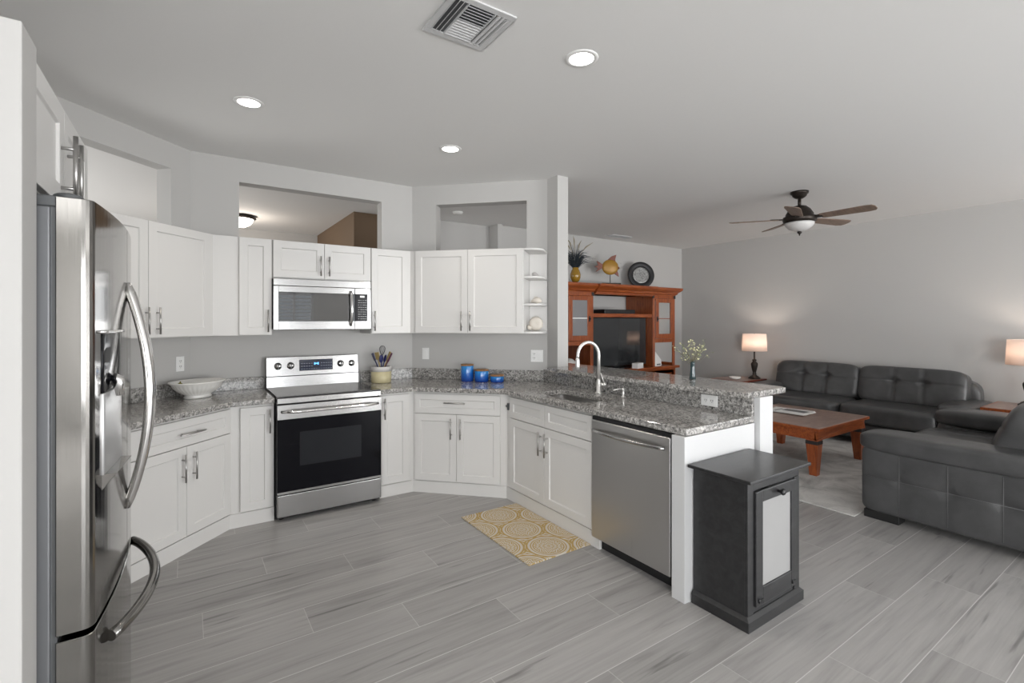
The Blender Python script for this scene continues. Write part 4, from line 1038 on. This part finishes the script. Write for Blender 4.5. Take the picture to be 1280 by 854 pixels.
# loveseat facing the television; its near arm runs along x = 4.28
def loveseat():
    T = thing('loveseat', 'charcoal leather loveseat at the right edge, its stitched outer arm facing the kitchen', 'sofa', (5.25, 1.1, 0))
    def e(n, mb, m='leather', b=0, par=None, label=None):
        o = make(n, mb, m, par or T, b, 3, label); o.data.transform(T.matrix_basis.inverted()); return o
    x0, x1, y0, y1 = 4.28, 6.22, .42, 1.60
    e('base', MB().box((x0+.22, y0+.1, .07), (x1-.22, y1-.06, .28)), b=.03)
    # near arm: upholstered side panel with overhanging padded top
    ar = e('arm', MB().puff((x0+.135, (y0+y1)/2, .298), (.27, y1-y0, .49), 14, 48, dent=dent_tuft([(y1-.245-k*.27-(y0+y1)/2)/((y1-y0)/2) for k in range(4)], (.08,), .016, 0, -1)))
    e('arm_pad', MB().puff((x0+.145, (y0+y1)/2+.003, .575), (.34, y1-y0+.05, .15), 5, 30), par=ar)
    sm = MB(); xs_ = x0-.0035
    seam(sm, [(xs_, y0+.05, .318), (xs_, y1-.05, .318)])
    for k in range(4):
        yy_ = y1-.245-k*.27; seam(sm, [(xs_, yy_, .085), (xs_, yy_, .50)])
    e('stitching', sm, 'seam', par=ar, label='pale grey top-stitched seams')
    ar2 = e('arm', MB().puff((x1-.15, (y0+y1)/2, .30), (.28, y1-y0, .49), 9, 18))
    o = e('arm_pad', MB().puff((x1-.16, (y0+y1)/2, .575), (.36, y1-y0+.04, .17), 4, 30, dent=lambda u, v, w: (0, 0, -.022*math.exp(-((v-.1)/.06)**2) if w > .3 else 0)), par=ar2)
    xm = (x0+x1)/2
    for a, b in ((x0+.26, xm), (xm, x1-.28)):
        o = e('seat_cushion', MB().puff(((a+b)/2, 1.22, .395), (b-a+.005, .84, .20), 6, 24, dent=dent_tuft((0,), (), .03, 2, 1)))
    e('back_frame', MB().puff((xm, y0+.12, .45), (x1-x0-.1, .24, .78), 7, 16))
    for a, b in ((x0+.22, xm), (xm, x1-.24)):
        mt_ = Matrix.Rotation(.38, 3, 'X')
        e('back_cushion', MB().puff(((a+b)/2, .80, .68), (b-a, .26, .50), 4, 30, mtx=mt_, dent=dent_tuft((-.45, .3), (.2,), .025, 1, 1)))
    for fx_, fy_ in ((x0+.07, y1-.13), (x1-.15, y1-.13), (x0+.07, y0+.15), (x1-.15, y0+.15)):
        e('foot', MB().box((fx_-.06, fy_-.11, .0), (fx_+.06, fy_+.11, .06)), 'foot', .004)
loveseat()

def end_table(label, x0, x1, y0, y1, z, mtop, medge):
    T = thing('end_table', label, 'end table', ((x0+x1)/2, (y0+y1)/2, 0))
    def e(n, mb, m, b=.003):
        o = make(n, mb, m, T, b, 2); o.data.transform(T.matrix_basis.inverted()); return o
    e('top', MB().box((x0+.02, y0+.02, z-.02), (x1-.02, y1-.02, z)), mtop)
    e('top_frame', MB().box((x0, y0, z-.035), (x1, y0+.02, z-.001)).box((x0, y1-.02, z-.035), (x1, y1, z-.001)).box((x0, y0+.02, z-.035), (x0+.02, y1-.02, z-.001)).box((x1-.02, y0+.02, z-.035), (x1, y1-.02, z-.001)), medge)
    e('apron', MB().box((x0+.03, y0+.03, z-.12), (x1-.03, y1-.03, z-.035)), medge)
    for lx in (x0+.03, x1-.09):
        for ly in (y0+.03, y1-.09): e('leg', MB().box((lx, ly, 0), (lx+.06, ly+.06, z-.10)), medge)
end_table('dark cherry end table between the sofa and entertainment centre', 6.76, 7.42, 4.02, 4.54, .60, 'tabletop', 'cherrydark')
end_table('cherry end table at the right edge between sofa and loveseat', 6.80, 7.46, .92, 1.47, .60, 'tabletop', 'cherryh')
def lamp(label, x, y, z, power):
    T = thing('table_lamp', label, 'lamp', (x, y, z))
    make('base', MB().lathe([(.085, 0), (.085, .012), (.07, .022), (.06, .035), (.032, .05), (.024, .062), (.03, .075), (.022, .09), (.028, .11), (.042, .17), (.05, .215), (.048, .235), (.03, .255), (.022, .27), (.032, .28), (.032, .29), (.014, .30), (.012, .36), (.012, .42), (.02, .43), (.02, .46), (0, .461)], n=28), 'bronze', T)
    make('shade', MB().lathe([(.178, .425), (.165, .69), (.162, .69), (.175, .425), (.178, .425)], n=40), 'shade', T, label='lit pale linen drum shade')
    make('shade_spider', MB().tube([(-.163, 0, .675), (.163, 0, .675)], .002, 6).tube([(0, -.163, .675), (0, .163, .675)], .002, 6).tube([(0, 0, .45), (.05, 0, .5), (.05, 0, .62), (0, 0, .675), (0, 0, .70)], .002, 6).tube([(0, 0, .45), (-.05, 0, .5), (-.05, 0, .62), (0, 0, .675)], .002, 6), 'bronze', T)
    make('bulb', MB().ball((0, 0, .525), .03, 14, sz=(1, 1, 1.25)), 'bulbglow', T)
    d = bpy.data.lights.new('lamp_light', 'POINT'); d.energy = power; d.color = (1, .86, .75); d.shadow_soft_size = .04
    o = bpy.data.objects.new('lamp_light', d); col.objects.link(o); o.parent = T; o.location = (0, 0, .585)
lamp('lit table lamp with bronze base on the dark end table left of the sofa', 7.28, 4.14, .601, 7)
lamp('lit table lamp at the right edge on the end table between the seats', 7.30, 1.20, .601, 7)
solo('dish', MB().lathe([(.05, 0), (.075, .012), (.085, .035), (.08, .037), (.068, .018), (0, .012)], n=26), 'ceramic', 'small white dish on the end table beside the lamp', 'dish', (6.97, 4.27, .601))

# ------------------------------------------------------------------ ceiling fan
Tn = thing('ceiling_fan', 'bronze five-blade ceiling fan with glass bowl in the living room', 'ceiling fan', (5.32, 2.54, H))
make('canopy', MB().lathe([(.0, 0), (.085, 0), (.082, -.022), (.07, -.028), (.066, -.045), (.05, -.06), (.03, -.072), (0, -.073)][::-1], n=28), 'bronze', Tn)
make('rod', MB().tube([(0, 0, -.07), (0, 0, -.16)], .016, 12), 'bronze', Tn)
make('motor', MB().lathe([(0, -.33), (.12, -.33), (.15, -.315), (.158, -.29), (.155, -.265), (.13, -.255), (.13, -.235), (.10, -.185), (.065, -.155), (.03, -.145), (0, -.144)], n=36), 'bronze', Tn)
make('light_bowl', MB().lathe([(0, -.415), (.05, -.408), (.10, -.385), (.13, -.352), (.138, -.326), (.13, -.326), (0, -.33)], n=36), 'fanbowl', Tn, label='frosted glass light bowl')
make('finial', MB().lathe([(0, -.462), (.006, -.455), (.008, -.44), (.02, -.432), (.022, -.42), (.012, -.412), (0, -.41)], n=16), 'bronze', Tn)
for k in range(5):
    a = math.radians(56+72*k)
    R = Matrix.Rotation(a, 4, 'Z') @ Matrix.Translation((0, 0, -.285)) @ Matrix.Rotation(math.radians(-13), 4, 'X')
    pl = [(.20, -.048), (.22, -.055), (.60, -.072), (.655, -.062), (.675, -.03), (.675, .03), (.655, .062), (.60, .072), (.22, .055), (.20, .048)]
    bl_ = make('blade', tr(MB().prism(pl, -.004, .004), R), 'blade', Tn, .002, 1)
    make('blade_iron', tr(MB().box((.12, -.022, -.006), (.22, .022, .010)).prism([(.20, -.03), (.26, -.04), (.275, 0), (.26, .04), (.20, .03)], .004, .011), R), 'bronze', bl_)

# ------------------------------------------------------------------ ceiling fittings
def downlight(label, x, y):
    T = thing('recessed_light', label, 'ceiling light', (x, y, H), 0)
    make('trim_ring', MB().lathe([(.062, -.001), (.064, -.006), (.084, -.004), (.086, 0), (.062, 0)], n=36), 'ceil', T)
    make('lens', MB().lathe([(0, -.0035), (.063, -.0035), (.063, -.001), (0, -.001)], n=36), 'canglow', T)
    d = bpy.data.lights.new('downlight_beam', 'SPOT'); d.energy = 20; d.color = (1, .93, .84); d.spot_size = 2.0; d.spot_blend = .8; d.shadow_soft_size = .05
    o = bpy.data.objects.new('downlight_beam', d); col.objects.link(o); o.parent = T; o.location = (0, 0, -.02)
downlight('lit recessed ceiling light nearest the square air vent', 1.686, 1.874)
downlight('lit recessed ceiling light above the left counter', .315, 3.396)
downlight('lit recessed ceiling light above the canister corner', 1.714, 3.429)
Tq = thing('air_vent', 'square white ceiling air vent with four-way louvres over the kitchen', 'air vent', (1.06, 1.935, H))
w = .158; fr = .032
make('frame', MB().box((-w, -w, -.008), (w, -w+fr, 0)).box((-w, w-fr, -.008), (w, w, 0)).box((-w, -w+fr, -.008), (-w+fr, w-fr, 0)).box((w-fr, -w+fr, -.008), (w, w-fr, 0)), 'trim', Tq, .002, 1)
make('duct', MB().box((-w+fr, -w+fr, -.001), (w-fr, w-fr, -.0002)), 'darkgrey', Tq)
ii = w-fr
def louver(a, b, c, n, m='trim'):
    pass
sl = MB()
def slat(mb, x0, y0, x1, y1, nx, ny, tilt=.010):
    # slat along (x0,y0)-(x1,y1), leaning towards (nx,ny)
    V = [(x0, y0, -.002), (x1, y1, -.002), (x1+nx*tilt, y1+ny*tilt, -.012), (x0+nx*tilt, y0+ny*tilt, -.012)]
    V += [(x, y, z+.0016) for x, y, z in V]
    mb.add(V, [(0, 1, 2, 3), (7, 6, 5, 4), (0, 4, 5, 1), (1, 5, 6, 2), (2, 6, 7, 3), (3, 7, 4, 0)])
for k in range(3):
    slat(sl, -ii+.004+k*.020, -ii, -ii+.004+k*.020, ii, -1, 0, .010); slat(sl, ii-.004-k*.020, -ii, ii-.004-k*.020, ii, 1, 0, .010)
xi = ii-.062
for k in range(6):
    slat(sl, -xi, .008+k*.0195, xi, .008+k*.0195, 0, 1, .011); slat(sl, -xi, -.008-k*.0195, xi, -.008-k*.0195, 0, -1, .011)
make('louvres', sl, 'trim', Tq)
make('dividers', MB().box((-xi-.003, -ii, -.012), (-xi, ii, -.001)).box((xi, -ii, -.012), (xi+.003, ii, -.001)).box((-xi, -.003, -.012), (xi, .003, -.001)), 'trim', Tq)
Tq = thing('air_vent', 'slim white ceiling air vent near the living room back wall', 'air vent', (5.70, 5.46, H))
make('frame', MB().box((-.22, -.08, -.012), (.22, -.055, 0)).box((-.22, .055, -.012), (.22, .08, 0)).box((-.22, -.055, -.012), (-.195, .055, 0)).box((.195, -.055, -.012), (.22, .055, 0)), 'trim', Tq, .002, 1)
make('duct', MB().box((-.195, -.055, -.001), (.195, .055, -.0002)), 'dark', Tq)
sl = MB()
for k in range(5): slat(sl, -.195, -.045+k*.02, .195, -.045+k*.02, 0, -1, .014)
make('louvres', sl, 'trim', Tq)
# hall
Tq = thing('flush_ceiling_light', 'lit bronze-rimmed bowl ceiling light in the hall, seen through the wall opening', 'ceiling light', (.56, 7.10, H))
make('rim', MB().lathe([(0, 0), (.165, 0), (.185, -.03), (.17, -.045), (0, -.045)][::-1], n=36), 'bronze', Tq)
make('bowl', MB().lathe([(0, -.15), (.06, -.142), (.115, -.11), (.145, -.07), (.155, -.045), (0, -.045)], n=36), 'hallglow', Tq, label='lit white glass bowl')
d = bpy.data.lights.new('hall_light', 'POINT'); d.energy = 9; d.color = (1, .88, .76); d.shadow_soft_size = .12
o = bpy.data.objects.new('hall_light', d); col.objects.link(o); o.parent = Tq; o.location = (0, 0, -.28)
Tq = thing('smoke_detector', 'small yellowed smoke detector on the ceiling beyond the right wall opening', 'smoke detector', (2.78, 5.36, H))
make('housing', MB().lathe([(0, -.03), (.05, -.03), (.06, -.015), (.065, 0), (0, 0)], n=24), 'lidwood' if False else 'paper', Tq)
